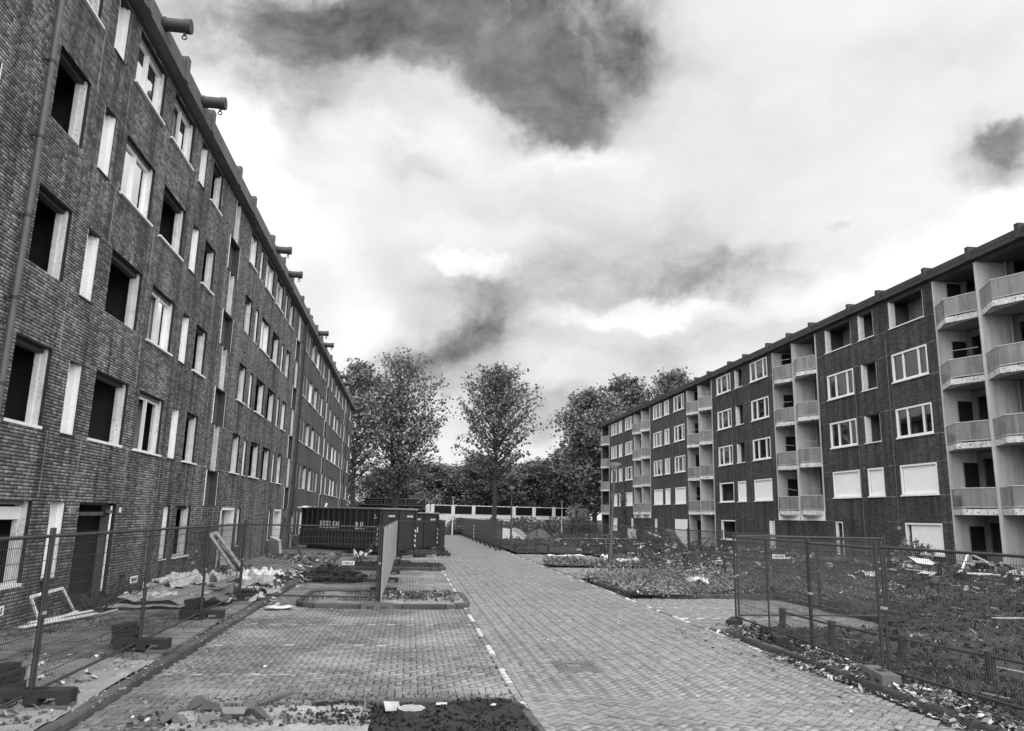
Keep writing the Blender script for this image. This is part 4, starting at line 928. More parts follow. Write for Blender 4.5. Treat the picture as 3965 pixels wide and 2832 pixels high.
# low post and rail fence
def lowfence(pts, label, group, z=0.05):
    root = empty('post_and_rail_fence', (0, 0, 0), 0, label, 'low fence', group)
    P = [(x, y, hb(x, y)) for x, y in pts]
    for x, y, z_ in P:
        g = MB(); t = rnd.uniform(-.03, .03); g.tube([(x, y, z_ - .1), (x + t, y, z_ + .42)], .07, 8); g.build('post', 'foot', root)
    for a, b in zip(P, P[1:]): g = MB(); g.tube([(a[0], a[1], a[2] + .36), (b[0], b[1], b[2] + .36)], .022, 6); g.build('rail', 'tube', root)
def hb(x, y): return float(hbank(np.array([x]), np.array([y]))[0])
lowfence([(7.5, 14.9), (7.55, 13.2), (7.7, 11.4), (7.95, 9.9), (8.2, 8.2), (8.4, 6.8)], 'low dark rail fence behind the mesh panels on the lower right bank', 'low post and rail fences')
lowfence([(11.6, 45.5), (11.6, 42.8), (11.6, 40.2), (11.65, 37.4), (11.7, 35.0), (11.6, 32.4), (11.55, 29.6), (11.5, 27)], 'low dark rail fence along the middle of the soil before the right block', 'low post and rail fences')
lowfence([(19.6, 29.5), (19.4, 26.2), (19.2, 22.6), (19.1, 19)], 'low dark rail fence near the rubbish in front of the nearest balconies', 'low post and rail fences')
lowfence([(6.6, 47.4), (8.6, 47.0), (10.8, 46.9)], 'short low rail fence behind the far cross fence', 'low post and rail fences')
# ================================================================== LAMP POSTS
def lamp(x, y, h, label, m_='lamp', lean=(0, 0), s=1.):
    e = empty('street_lamp', (x, y, 0), 0, label, 'street lamp', 'street lamps'); t = (lean[0], lean[1], h - .22)
    g = MB(); g.tube([(0, 0, -.05), (lean[0] * .28, lean[1] * .28, h * .28), (lean[0] * .3, lean[1] * .3, h * .3), t], [.088 * s, .084 * s, .06 * s, .036 * s], 12); g.build('pole', m_, e)
    b = MB(); b.lathe([(.035, -.02), (.05, .02), (.07, .04), (.17, .13), (.25, .2), (.275, .26), (.27, .275)], 20, t); b.build('lamp_bowl', 'lampglass', e)
    b = MB(); b.lathe([(.0, .315), (.12, .31), (.26, .29), (.285, .275), (.285, .262), (.27, .26)], 20, t); b.build('lamp_cap', 'lamp', e)
lamp(7.46, 28.1, 4.22, 'dark street lamp post leaning slightly in the weeds, nearest on the right', lean=(.2, 0), s=1.15)
lamp(7.94, 59.5, 4.4, 'dark street lamp beyond the sand piles behind the netted fence')
lamp(4.72, 83.7, 4.1, 'white street lamp at the bend where the road ends', 'lampwhite', s=.9)
lamp(19.3, 96.0, 4.2, 'thin grey street lamp near the far end of the right block', 'lampwhite', s=.8)
# ================================================================== CONTAINERS
def container(o, sd_, ed, L, Wd, H, label, lettering):
    """open roll-off container: o near corner, sd_ along the long side, ed along the end"""
    sdv = Vector((sd_[0], sd_[1], 0)).normalized(); e = empty('waste_container', (o[0], o[1], 0), math.atan2(-sdv.y, -sdv.x), label, 'waste container', 'roll-off waste containers')
    # local frame: +x runs back towards the corner, so the lettering reads; origin at near corner, box spans x -L..0, y 0..W
    zb, zm = .32, 1.22; t = .05
    g = MB(); g.box(-L, 0, .06, Wd - .06, zb - .05, zb + .03); g.build('floor', 'cont', e)
    g = MB(); g.box(-L, 0, .0, t, zb, H); g.build('side_panel', 'cont', e); MB().box(-L, 0, Wd - t, Wd, zb, H).build('side_panel', 'cont', e)
    MB().box(-L, -L + t, t, Wd - t, zb, H).build('end_panel', 'cont', e)
    g = MB(); g.box(-t, 0, t, Wd - t, zb, H); ep = g.build('end_door', 'contend', e)
    for y in (.02, Wd / 2 - .06, Wd - .14): MB().box(0, .09, y, y + .12, zb - .1, H - .12).build('door_post', 'contend', ep)
    MB().box(0, .07, .2, Wd / 2 - .15, zb, zb + 1.0).build('hook_box', 'darkmetal', ep); MB().box(.07, .1, .5, .62, zb + .8, zb + 1.1).build('latch', 'sign', ep)
    n = int(L / .55)
    for i in range(n + 1):
        x = -L + .03 + i * (L - .12) / n
        g = MB(); g.pts([(x, 0, zm), (x + .03, -.045, zm), (x + .06, -.045, zm), (x + .09, 0, zm), (x, 0, H - .05), (x + .03, -.045, H - .05), (x + .06, -.045, H - .05), (x + .09, 0, H - .05)], [(0, 1, 5, 4), (1, 2, 6, 5), (2, 3, 7, 6), (0, 3, 2, 1), (4, 5, 6, 7)]); g.build('rib', 'cont', e)
    nn = int(L / .16); ps = []
    for i in range(nn + 1): x = -L + i * L / nn; ps += [(x, 0 if i % 2 else -.06), (x + L / nn * .55, 0 if i % 2 else -.06)]
    g = MB(); m2 = len(ps); g.pts([(x, y, zb) for x, y in ps] + [(x, y, zm) for x, y in ps], [(i, i + 1, m2 + i + 1, m2 + i) for i in range(m2 - 1)]); g.build('corrugated_skirt', 'cont', e)
    MB().box(-L, 0, -.075, .0, zm, zm + .03).build('ledge', 'rust', e)
    g = MB(); g.tube([(-L - .03, -.02, H), (.06, -.02, H)], .055, 8); g.build('top_rail', 'rust', e); g = MB(); g.tube([(.04, -.02, H), (.04, Wd, H)], .055, 8); g.tube([(-L - .03, Wd, H), (.06, Wd, H)], .055, 8); g.build('top_rail', 'rust', e)
    for y in (.5, Wd - .65): MB().box(-L, .1, y, y + .16, .06, zb - .05).build('skid', 'darkmetal', e)
    for x in (-L + .5, -.6): 
        g = MB(); g.tube([(x, .4, .14), (x, Wd - .4, .14)], .13, 10); g.build('roller', 'darkmetal', e)
    for x, yy in ((-.12, -.085), ):
        for i in range(4): g = MB(); g.pts([(x - .09, yy, .5 + i * .26), (x + .02, yy, .58 + i * .26), (x + .02, yy, .7 + i * .26), (x - .09, yy, .62 + i * .26)], [(0, 1, 2, 3)]); g.build('warning_stripe', 'sign', e)
    for y in (Wd - .12,):
        for i in range(4): g = MB(); g.pts([(.1, y - .07, .5 + i * .26), (.1, y + .04, .42 + i * .26), (.1, y + .04, .54 + i * .26), (.1, y - .07, .62 + i * .26)], [(0, 1, 2, 3)]); g.build('warning_stripe', 'sign', e)
    if lettering:
        o1 = text('lettering', 'BEELEN', .54, 'letter', e, (-L + 2.10, -.085, 1.33), (math.pi / 2, 0, 0), .004, 1.45, .016, xs=.80); text('lettering', 'B.V.', .54, 'letter', e, (-L + 5.55, -.085, 1.33), (math.pi / 2, 0, 0), .004, 1.2, .016, xs=.80)
        text('lettering', '40', .12, 'letter', e, (-.50, -.09, 2.05), (math.pi / 2, 0, 0), .002, 1.2, .001); text('lettering', '038', .12, 'letter', e, (-.50, -.09, 1.92), (math.pi / 2, 0, 0), .002, 1.2, .001)
    text('lettering', '00038' if lettering else '00059', .15, 'letter', e, (.075, .42, H - .42), (math.pi / 2, 0, math.pi / 2), .002, 1.15, .002)
    text('lettering', '00038' if lettering else '00059', .15, 'letter', e, (.075, Wd - .75, H - .42), (math.pi / 2, 0, math.pi / 2), .002, 1.15, .002)
    return e
container((-1.45, 41.3), (-.64, .77), (.77, .64), 7.7, 2.45, 2.44, 'long dark ribbed waste container lettered in white along its upper side', True)
container((.05, 46.9), (-.64, .77), (.77, .64), 6.2, 2.35, 2.27, 'second lower dark waste container standing behind the lettered one', False)
sheet('plastic_sheet', (-6.05, 46.9, 2.38), .5, .9, .7, .25, 'paper', 'white plastic sheet caught on the far left top corner of the container', 'plastic sheet', 3, group=None)
MB_ = MB().box(-.06, .06, -.04, .04, 0, .45).build('timber_offcut', 'white'); MB_.location = (-5.0, 46.4, 2.3); MB_.rotation_euler = (0, .3, .4); tag(MB_, 'white slat poking out above the lettered container', 'timber')
o = sheet('white_load', (1.0, 49.6, 2.2), .9, 2.0, 1.4, .2, 'paper', 'pale load heaped on top of the lower container behind', 'rubbish load', 8)
# ================================================================== NOISE BARRIER AND CABINS
nb = empty('noise_barrier', (3.25, 114, 0), .03, 'white noise barrier with black glass upper panes in front of the dark wood', 'noise barrier')
pw = 3.06; npn = 7
for i in range(npn + 1): MB().box(i * pw - .1, i * pw + .42, -.12, .12, 0, 3.68).build('post', 'barrier', nb)
for i in range(npn):
    a, b = i * pw + .42, (i + 1) * pw - .1
    MB().box(a, b, -.03, .03, 2.36, 3.56).build('pane', 'darkglass', nb); MB().box(a, b, -.06, .06, 3.56, 3.66).build('top_rail', 'barrier', nb); MB().box(a, b, -.07, .07, 2.26, 2.36).build('middle_rail', 'barrier', nb)
    for j in range(2):
        MB().box(a + (b - a) * j / 2 + .01, a + (b - a) * (j + 1) / 2 - .01, -.04, .04, .1, 1.2).build('panel', 'barrier', nb); MB().box(a + (b - a) * j / 2 + .01, a + (b - a) * (j + 1) / 2 - .01, -.04, .04, 1.22, 2.24).build('panel', 'barrier', nb)
    MB().lathe([(0, .08), (.08, .05), (.1, 0)], 8, ((i + .14 * (i % 3)) * pw + .15, 0, 3.68)).build('lamp_knob', 'white', nb)
cb = empty('dark_cabin_row', (-9.2, 118.6, 0), 0, 'long dark cabin building left of the barrier with three windowed boxes on its roof', 'cabin building')
MB().box(0, 12.2, 0, 4, 0, 3.45).build('body', 'darkglass', cb); MB().box(-.1, 12.3, -.1, 4.1, 3.45, 3.55).build('roof_edge', 'pipe', cb); MB().box(11.7, 12.35, -.15, .0, 0, 3.72).build('corner_post', 'barrier', cb)
for i in range(3):
    x = 2.35 + i * 3.12; bx = MB().box(x, x + 2.95, .1, 3, 3.55, 4.5).build('roof_box', 'darkglass', cb); g = MB(); g.box(x - .02, x + 2.97, .02, .1, 4.42, 4.52); g.box(x - .02, x + .08, .02, .1, 3.55, 4.42); g.build('frame', 'pipe', bx)
    g = MB(); g.box(x + .35, x + 2.65, .02, .09, 3.72, 3.78); g.box(x + .35, x + 2.65, .02, .09, 4.1, 4.16)
    for j in range(4): g.box(x + .35 + j * .755, x + .41 + j * .755, .02, .09, 3.78, 4.1)
    g.build('window', 'pipe', bx)
# ================================================================== TREES
def quads(P, size, droop=.3, seed=0, asp=.55, upbias=0.):
    r = np.random.RandomState(seed); n = len(P); a = r.randn(n, 3); a[:, 2] = a[:, 2] * .6 - droop; a /= np.linalg.norm(a, axis=1)[:, None]
    b = np.cross(a, r.randn(n, 3)); b /= np.linalg.norm(b, axis=1)[:, None]; s = size * (.6 + .8 * r.rand(n))[:, None]
    A = a * s; B = b * s * asp
    V = np.stack([P - A * .2, P + A * .4 + B, P + A, P + A * .4 - B], 1).reshape(-1, 3)
    return V, np.arange(n * 4).reshape(-1, 4)
TREES = {}
def tree(label, x, y, H, R, z0, seed, nb_=60, per=130, size=.26, tr=.3, m='leaf', fork=False, group='trees at the end of the street', top=.5, key=None, rz=0, lean=0, low=.75, name='broadleaf_tree', cat='tree', sigma=.34):
    e = empty(name, (x, y, -.05), rz, label, cat, group)
    if key and key in TREES:
        base, H0, R0 = TREES[key]
        for c in base: o = c.copy(); col.objects.link(o); o.parent = e
        e.scale = (R / R0, R / R0, H / H0); return e
    r = random.Random(seed); n_ = np.random.RandomState(seed); T = MB(); Bm = MB(); leaves = []
    def wob(p, a): return (p[0] + r.uniform(-a, a), p[1] + r.uniform(-a, a), p[2])
    axes = []
    if fork:
        f = z0; T.tube([(0, 0, 0), (.05, 0, f * .5), (.1, 0, f)], [tr * 1.25, tr, tr * .9], 10)
        for dx, k_ in ((.3, 1.), (-1.6, .8), (3.0, .72)):
            pts = [(.1, 0, f * (.95 if dx < 2 else .6))]; 
            for i in range(1, 7): t = i / 6; pts.append(wob((dx * t ** .7 + .1, r.uniform(-.4, .4) * t, f + (H * k_ - f) * t), .12))
            T.tube(pts, [tr * .7 * (1 - .88 * i / 6) for i in range(7)], 7); axes.append((pts, k_))
    else:
        pts = [wob((lean * (i / 8), 0, H * .97 * i / 8), .10 if i else 0) for i in range(9)]; T.tube(pts, [tr * (1.2 if i == 0 else 1) * (1 - .93 * i / 8) for i in range(9)], 9); axes.append((pts, 1))
    def along(pts, t): t *= len(pts) - 1; i = min(int(t), len(pts) - 2); return Vector(pts[i]).lerp(Vector(pts[i + 1]), t - i)
    for i in range(nb_):
        pts, k_ = axes[0] if len(axes) == 1 or i % 2 == 0 else axes[r.choice([1, 2])]
        t = (i + r.random()) / nb_; za = (z0 / H if not fork else .0); p = along(pts, (za + (1 - za) * t ** .9) * .98 if not fork else t * .98)
        hh = max(0, min(1, (p.z - z0 * .8) / (H - z0 * .8))); prof = float(np.interp(hh, (0, .12, .3, .5, .7, .85, 1), (.55, .85, 1, .93, .72, .48, .2)))
        az_ = i * 2.399 + r.uniform(-.4, .4); L = R * prof * r.uniform(.72, 1.12) * (.8 if k_ < 1 else 1); up = r.uniform(.35, .75) + hh * .7
        d = Vector((math.cos(az_), math.sin(az_), up)).normalized(); bp = [p]; q = p.copy(); nseg = 5
        for s_ in range(nseg):
            d = (d + Vector((r.uniform(-.16, .16), r.uniform(-.16, .16), .10 - .05 * s_))).normalized(); q = q + d * L / nseg; bp.append(q.copy())
        br = tr * .36 * (L / R) * (1.1 - hh * .5); Bm.tube([tuple(v) for v in bp], [br * (1 - .85 * s_ / nseg) for s_ in range(nseg + 1)], 5, cap=False)
        for s_ in range(1, nseg + 1):
            for _ in range(3):
                o_ = bp[s_]; d2 = (d + Vector((r.uniform(-1, 1), r.uniform(-1, 1), r.uniform(-.5, .7)))).normalized(); l2 = L * r.uniform(.16, .36); tip = o_ + d2 * l2; mid = o_.lerp(tip, .5) + Vector((0, 0, .08 * l2))
                Bm.tube([tuple(o_), tuple(mid), tuple(tip)], [br * .35, br * .25, .006], 3, cap=False)
                cnt = max(2, per // 15)
                for c_, w_ in ((mid, .5), (o_.lerp(tip, .78), .6), (tip, .7)): leaves.append(np.array(c_)[None] + n_.randn(max(1, int(cnt * w_)), 3) * sigma * np.array([1, 1, .8]))
    P = np.concatenate(leaves); V, F = quads(P, size, .35, seed)
    # clumps share a tone so that light and dark masses form
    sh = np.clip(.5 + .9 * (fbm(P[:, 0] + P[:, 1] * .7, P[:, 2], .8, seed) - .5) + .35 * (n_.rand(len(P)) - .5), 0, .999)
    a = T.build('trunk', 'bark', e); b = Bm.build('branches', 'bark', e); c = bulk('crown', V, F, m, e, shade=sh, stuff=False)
    if key: TREES[key] = ([a, b, c], H, R)
    return e
tree('tall tree with a straight trunk standing alone in the middle of the view', 10.5, 95, 20.2, 6.7, 6.0, 5, 80, 46, .30, .33, sigma=.22)
tree('broad tree with a forked trunk left of centre behind the containers', -1.9, 100, 21.8, 7.4, 5.6, 8, 116, 46, .30, .36, fork=True, sigma=.22)
tree('tall tree half hidden by the far end of the left block', -6.9, 95, 20.6, 5.4, 4.5, 13, 80, 48, .30, .36, sigma=.23)
tree('big tree rising beside the far end of the right block', 26.5, 108, 19.5, 7.2, 2.2, 21, 96, 90, .36, .4, m='leafdark', low=.95, key='r1')
tree('tall tree behind the roof of the right block, second from its far end', 33.0, 113, 23.0, 6.6, 4, 34, 96, 75, .36, .4, m='leafdark', key='r2')
tree('tree top just showing above the roof of the right block', 41.5, 116, 25.0, 6.0, 4, 0, 0, key='r2', rz=2.0)
for i, (x, y, H, R, k_) in enumerate(((-13, 112, 13, 7, 'r1'), (-4.5, 128, 9.0, 5.8, 'r1'), (4, 132, 10.2, 6.2, 'r1'), (12, 128, 11.4, 6.8, 'r1'), (20, 124, 10.2, 6.4, 'r1'), (27, 119, 13, 7.2, 'r1'), (35, 124, 17, 7.5, 'r1'), (9, 140, 10.5, 7, 'r1'), (23, 134, 11.5, 7.5, 'r1'), (0, 140, 10.5, 7, 'r1'), (16, 141, 11.4, 7.4, 'r1'), (24.4, 120, 10.5, 4.2, 'r1'))):
    tree(['dense dark tree behind the left block end', 'dark rounded tree behind the cabin roof boxes', 'dark tree behind the left end of the white barrier', 'dark tree behind the middle of the white barrier', 'dark tree behind the right end of the white barrier', 'dark bushy tree between barrier and right block', 'dark tree hidden behind the far end of the right block', 'farther dark tree seen between the two tall trees', 'farther dark tree right of the lone tall tree', 'farther dark tree behind the forked tree', 'farthest dark tree behind the barrier', 'small dark tree at the right end of the barrier'][i], x, y, H, R, 1, 0, key=k_, rz=i * 1.3, group='dark trees behind the barrier')
def bush(label, x, y, R, H, m, n, seed, size=.22, flat=1., base=0., name='bush', cat='bush', group=None, sx=1., sy=1.):
    r = np.random.RandomState(seed); d = r.randn(n, 3); d /= np.linalg.norm(d, axis=1)[:, None]; d[:, 2] = np.abs(d[:, 2]); rad = (r.rand(n) ** .45) * (.75 + .5 * fbm(d[:, 0] * 2 + 5, d[:, 1] * 2 + d[:, 2] * 2, 1.2, seed))
    P = d * rad[:, None] * np.array([R * sx, R * sy, H]); V, F = quads(P, size, .1, seed)
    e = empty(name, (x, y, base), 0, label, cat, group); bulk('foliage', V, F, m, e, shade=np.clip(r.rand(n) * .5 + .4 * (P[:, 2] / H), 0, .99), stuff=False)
    g = MB()
    for k in range(7): a = k * .9; g.tube([(0, 0, -.1), (math.cos(a) * R * .3 * sx, math.sin(a) * R * .3 * sy, H * .5), (math.cos(a) * R * .5 * sx, math.sin(a) * R * .5 * sy, H * .8)], [.04, .025, .01], 4)
    g.build('stems', 'bark', e); return e
bush('pale leafed shrub in front of the dark wood right of the barrier', 23.5, 106, 2.2, 3.9, 'leafpale', 1300, 2, .24)
bush('dark clipped hedge beside the white street lamp', 5.7, 89, 1.6, 1.9, 'leafdark', 2200, 3, .17, sy=1.3)
bush('rounded mid grey bush above the cabin building', 2.2, 121.5, 4.0, 6.4, 'leaf', 3000, 4, .26)
bush('dark undergrowth under the leftmost tree beyond the left block', -9, 100, 4.2, 4, 'leafdark', 2600, 5, .26)
for i, (x, R, H) in enumerate(((11.5, 2.6, 1.9), (15.5, 3.0, 2.2), (19.8, 2.8, 2.4), (23.6, 2.6, 2.5))):
    bush('creeper covered bank behind the distant fence, %s from the road' % ORD[i].replace('nearest', 'first'), x, 103.5, R, H, 'leafdark', 1900, 20 + i, .2, group='creeper mounds behind the distant fence', sy=.5)
bush('dark leafy bush against the boarded window of the right block by the nearest balconies', 23.4, 33.3, .9, 1.35, 'leafpale', 500, 9, .13, base=.3)
bush('low dark bush by the wall of the right block near the white door', 22.9, 68.2, 1.6, 1.5, 'leafdark', 900, 10, .16)
# ivy on the right block
iv = empty('ivy', (XR - .05, 84.2, .2), 0, 'dark ivy climbing the far part of the right block up to the second floor', 'ivy')
n = 2600; P = np.stack([-np.abs(nr.randn(n)) * .09, nr.randn(n) * .62 * (1 - .15 * nr.rand(n)), nr.rand(n) ** .8 * 6.2], 1); P[:, 1] *= (1.25 - P[:, 2] / 9); V, F = quads(P, .14, .4, 77); bulk('foliage', V, F, 'leafdark', iv, shade=nr.rand(n), stuff=False)
g = MB(); g.tube([(-.03, 0, -.3), (-.03, .1, 2.5), (-.03, 0, 5.5)], [.04, .03, .01], 5); g.build('stem', 'bark', iv)
# ================================================================== GROUND COVER
def blades(name, x0, x1, y0, y1, n, h, wd, m, zf, mask=None, seed=0, lean=.5):
    r = np.random.RandomState(seed); x = x0 + (x1 - x0) * r.rand(n); y = y0 + (y1 - y0) * r.rand(n)
    k = np.ones(n, bool) if mask is None else mask(x, y); x, y = x[k], y[k]; n = len(x); z = zf(x, y); a = r.rand(n) * 6.28; H_ = h * (.35 + r.rand(n) ** 1.5)
    dx, dy = np.cos(a) * wd, np.sin(a) * wd; lx, ly = r.randn(n) * lean * H_, r.randn(n) * lean * H_
    V = np.stack([np.stack([x - dx, y - dy, z - .01], 1), np.stack([x + dx, y + dy, z - .01], 1), np.stack([x + dx * .7 + lx * .5, y + dy * .7 + ly * .5, z + H_ * .6], 1), np.stack([x + lx, y + ly, z + H_], 1)], 1).reshape(-1, 3)
    return bulk(name, V, np.arange(n * 4).reshape(-1, 4), m, shade=r.rand(n))
def flecks(name, x0, x1, y0, y1, n, s, m, zf, mask=None, seed=0, white=.0, up=.03):
    r = np.random.RandomState(seed); x = x0 + (x1 - x0) * r.rand(n); y = y0 + (y1 - y0) * r.rand(n); k = np.ones(n, bool) if mask is None else mask(x, y); x, y = x[k], y[k]; n = len(x)
    P = np.stack([x, y, zf(x, y) + up * r.rand(n) + .008], 1); a = r.rand(n) * 6.28; t = r.randn(n, 2) * .35; sz = s * (.4 + r.rand(n) ** 2 * 1.4)
    A = np.stack([np.cos(a), np.sin(a), t[:, 0]], 1) * sz[:, None]; B = np.stack([-np.sin(a), np.cos(a), t[:, 1]], 1) * (sz * (.35 + .5 * r.rand(n)))[:, None]
    V = np.stack([P - A, P - B * .9 + A * .1, P + A, P + B], 1).reshape(-1, 3)
    return bulk(name, V, np.arange(n * 4).reshape(-1, 4), m, shade=r.rand(n), white=(r.rand(n) < white) * (.5 + .8 * r.rand(n)))
def chunks(name, x0, x1, y0, y1, n, s, m, zf, mask=None, seed=0, white=0.):
    r = np.random.RandomState(seed); x = x0 + (x1 - x0) * r.rand(n); y = y0 + (y1 - y0) * r.rand(n); k = np.ones(n, bool) if mask is None else mask(x, y); x, y = x[k], y[k]; n = len(x)
    sz = s * (.25 + r.rand(n) ** 3 * 1.5); q = r.randn(n, 3); q /= np.linalg.norm(q, axis=1)[:, None]; b = np.cross(q, r.randn(n, 3)); b /= np.linalg.norm(b, axis=1)[:, None]; d = np.cross(q, b)
    V, F = boxes(np.stack([x, y, zf(x, y) + sz * .3], 1), q * sz[:, None], b * (sz * .6)[:, None], d * (sz * .45)[:, None])
    return bulk(name, V, F, m, shade=np.repeat(r.rand(n), 5), white=np.repeat((r.rand(n) < white) * (.4 + .8 * r.rand(n)), 5))
onb = lambda x, y: (x > 6.5) & ~inbay(x, y, -.1)
patchy = lambda x, y, t=.5, s=.5, sd=55: fbm(x, y, s, sd) > t
blades('grass', 6.5, 24, 7, 46, 60000, .10, .006, 'weed', hbank, lambda x, y: onb(x, y) & patchy(x, y, .50), 1)
def weedcloud(name, x0, x1, y0, y1, nclump, per, size, h, m, zf, mask=None, seed=0):
    """low leafy weeds: clumps of small leaves on short stalks"""
    r = np.random.RandomState(seed); cx = x0 + (x1 - x0) * r.rand(nclump); cy = y0 + (y1 - y0) * r.rand(nclump)
    k = np.ones(nclump, bool) if mask is None else mask(cx, cy); cx, cy = cx[k], cy[k]; n = len(cx) * per; R_ = np.repeat(.08 + .22 * r.rand(len(cx)) ** 2, per) * h / .25; X = np.repeat(cx, per) + r.randn(n) * R_; Y = np.repeat(cy, per) + r.randn(n) * R_
    Z = zf(X, Y) + np.abs(r.randn(n)) * R_ * .75 * np.exp(-((X - np.repeat(cx, per)) ** 2 + (Y - np.repeat(cy, per)) ** 2) / (R_ ** 2 * 3))
    V, F = quads(np.stack([X, Y, Z], 1), size, -.1, seed, .4); return bulk(name, V, F, m, shade=np.clip(np.repeat(r.rand(len(cx)), per) * .6 + r.rand(n) * .4, 0, .99))
weedcloud('low_weeds', 6.6, 11, 21.8, 28.4, 300, 90, .055, .22, 'weedpale', hbank, lambda x, y: patchy(x, y, .44, .9, 7), 2)
weedcloud('weed_clump', 8.6, 11.6, 23.2, 27.5, 30, 420, .06, .75, 'weedpale', hbank, None, 77)
weedcloud('weed_clump', 6.9, 8.4, 26.4, 28.4, 12, 300, .06, .6, 'weedpale', hbank, None, 78)
blades('tall_weeds', 6.6, 11, 21.9, 28.4, 4000, .30, .006, 'weedpale', hbank, lambda x, y: onb(x, y) & patchy(x, y, .45, .9), 2, .8)
weedcloud('low_weeds', 6.7, 11, 34.6, 36.5, 110, 90, .08, .25, 'weedpale', hbank, None, 3)
weedcloud('low_weeds', 6.45, 8.4, 7.5, 15.1, 190, 70, .04, .12, 'weed', hbank, None, 4)
weedcloud('low_weeds', 8, 24, 9, 46, 900, 60, .06, .2, 'weed', hbank, lambda x, y: onb(x, y) & patchy(x, y, .50, .5), 5)
weedcloud('low_weeds', 10.8, 15, 19.5, 27, 150, 100, .06, .3, 'weedpale', hbank, lambda x, y: patchy(x, y, .45, .8), 55)
weedcloud('low_weeds', 6.5, 24, 46, 98, 700, 50, .14, .4, 'weed', hbank, lambda x, y: patchy(x, y, .5, .3), 6)
blades('dry_grass', 6.6, 24, 7.5, 42, 26000, .10, .004, 'weedpale', hbank, lambda x, y: onb(x, y) & patchy(x, y, .53, .7, 91), 91, .9)
blades('grass', -6.8, -3.6, 11, 24, 5000, .09, .005, 'weed', lambda x, y: x * 0 + .1, lambda x, y: patchy(x, y, .56, 1.3, 7) | (x < -6.45), 7)
blades('tall_weeds', -6.8, -6.1, 17, 21, 1200, .22, .005, 'weed', lambda x, y: x * 0 + .1, None, 8, .7)
flecks('leaf_litter', 6.5, 24, 7, 46, 15000, .028, 'litter', hbank, lambda x, y: onb(x, y) & patchy(x, y, .46, .8, 71), 11, .02)
chunks('soil_clods', 6.6, 20, 7, 34, 9000, .05, 'bank', hbank, onb, 111)
flecks('leaf_litter', 6.0, 6.9, 7.6, 15.5, 3600, .034, 'litter', lambda x, y: np.where(x < 6.3, .0, .10), lambda x, y: (vn(x, y, 1.7, 9) > .30 + .9 * np.clip(6.32 - x, 0, 1)), 12, .16, .05)
flecks('leaf_litter', 6.5, 11, 21.9, 28.4, 5000, .06, 'litter', hbank, onb, 13, .07, .12)
flecks('leaf_litter', 6.6, 11, 34.7, 36.4, 1500, .08, 'litter', hbank, onb, 14, .08)
flecks('litter_scraps', -6.7, 6.1, 7.6, 46, 2600, .018, 'litter', lambda x, y: np.where(x < -3.4, .105, .004), None, 15, .22, .004)
flecks('litter_scraps', 11, 24, 20, 46, 420, .13, 'litter', hbank, None, 16, .35, .15)
flecks('litter_scraps', 11, 24, 46, 95, 380, .22, 'litter', hbank, None, 17, .3, .15)
zsand = lambda x, y: -.03 + .2 * fbm(x, y, 1.7, 12) - .12 * np.clip((y - 9.1) * 1.5, 0, 1) - .1 * np.clip(-x - 2.2, 0, 1)
chunks('rubble_crumbs', -3.1, -.3, 8.2, 9.8, 1100, .017, 'rubble', zsand, lambda x, y: y < 9.7 - .25 * abs(x + 1.2) ** 1.5, 21, .05)
chunks('soil_crumbs', -1.0, 1.4, 8.1, 9.55, 1500, .02, 'soil', lambda x, y: -.02 + .13 * fbm(x, y, 1.8, 2) - .1 * np.clip((y - 9.3) * 2, 0, 1), None, 22, .04)
chunks('rubble_crumbs', -5.4, -3.42, 7.8, 12.2, 3200, .014, 'rubble', lambda x, y: .10 + .08 * (fbm(x, y, 2, 22) - .35), lambda x, y: patchy(x, y, .45, 1.4, 3), 23, .10)
flecks('paper_scraps', -5.2, -3.6, 8.3, 11.9, 160, .05, 'litter', lambda x, y: .11 + .08 * (fbm(x, y, 2, 22) - .35), None, 24, .5, .03)
blades('mossy_tufts', -2.2, -.2, 8.4, 9.6, 3500, .05, .006, 'leafdark', zsand, lambda x, y: patchy(x, y, .56, 1.9, 6), 25)
chunks('building_rubble', -6.6, -3.4, 20, 27, 1600, .06, 'rubble', lambda x, y: x * 0 + .11, lambda x, y: patchy(x, y, .45, .8, 13), 26, .30)
flecks('paper_scraps', -6.5, -2.9, 19, 30, 1400, .10, 'litter', lambda x, y: np.where(x < -3.35, .12, .01), lambda x, y: patchy(x, y, .47, .6, 14), 27, .45, .15)
chunks('building_rubble', -6.4, -.8, 28, 41.5, 1600, .07, 'rubble', lambda x, y: np.where(x < -3.35, .11, .01), lambda x, y: patchy(x, y, .52, .5, 15), 28, .14)
chunks('building_rubble', 20.5, 23.9, 18, 92, 1500, .13, 'rubble', hbank, lambda x, y: patchy(x, y, .5, .3, 16), 29, .25)
chunks('gutter_grit', -3.27, -2.85, 7.6, 30, 2600, .013, 'sand', lambda x, y: x * 0 - .002, lambda x, y: patchy(x, y, .42, 1.2, 81), 61)
chunks('gutter_grit', -3.45, -3.2, 7.6, 20, 700, .012, 'sand', lambda x, y: x * 0 + .115, lambda x, y: patchy(x, y, .45, 1.2, 82), 62)
chunks('bed_grit', -2.6, 1.5, 9.3, 10.1, 1500, .010, 'rubble', lambda x, y: x * 0 + .0, lambda x, y: patchy(x, y, .42, 1.5, 83), 63)
chunks('soil_crumbs', -.9, -.2, 8.2, 9.6, 600, .012, 'soil', lambda x, y: zsand(x, y) + .01, None, 64)
flecks('leaf_litter', 5.3, 6.4, 7.6, 15.5, 500, .03, 'litter', lambda x, y: x * 0 + .003, lambda x, y: vn(x, y, 1.3, 9) > .6, 65, .05, .02)
r_ = np.random.RandomState(5); n = 420; x = 6.8 + 17 * r_.rand(n); y = 8 + 34 * r_.rand(n); k = onb(x, y); x, y = x[k], y[k]; n = len(x); a = r_.rand(n) * 3.14; l = .08 + .3 * r_.rand(n) ** 2
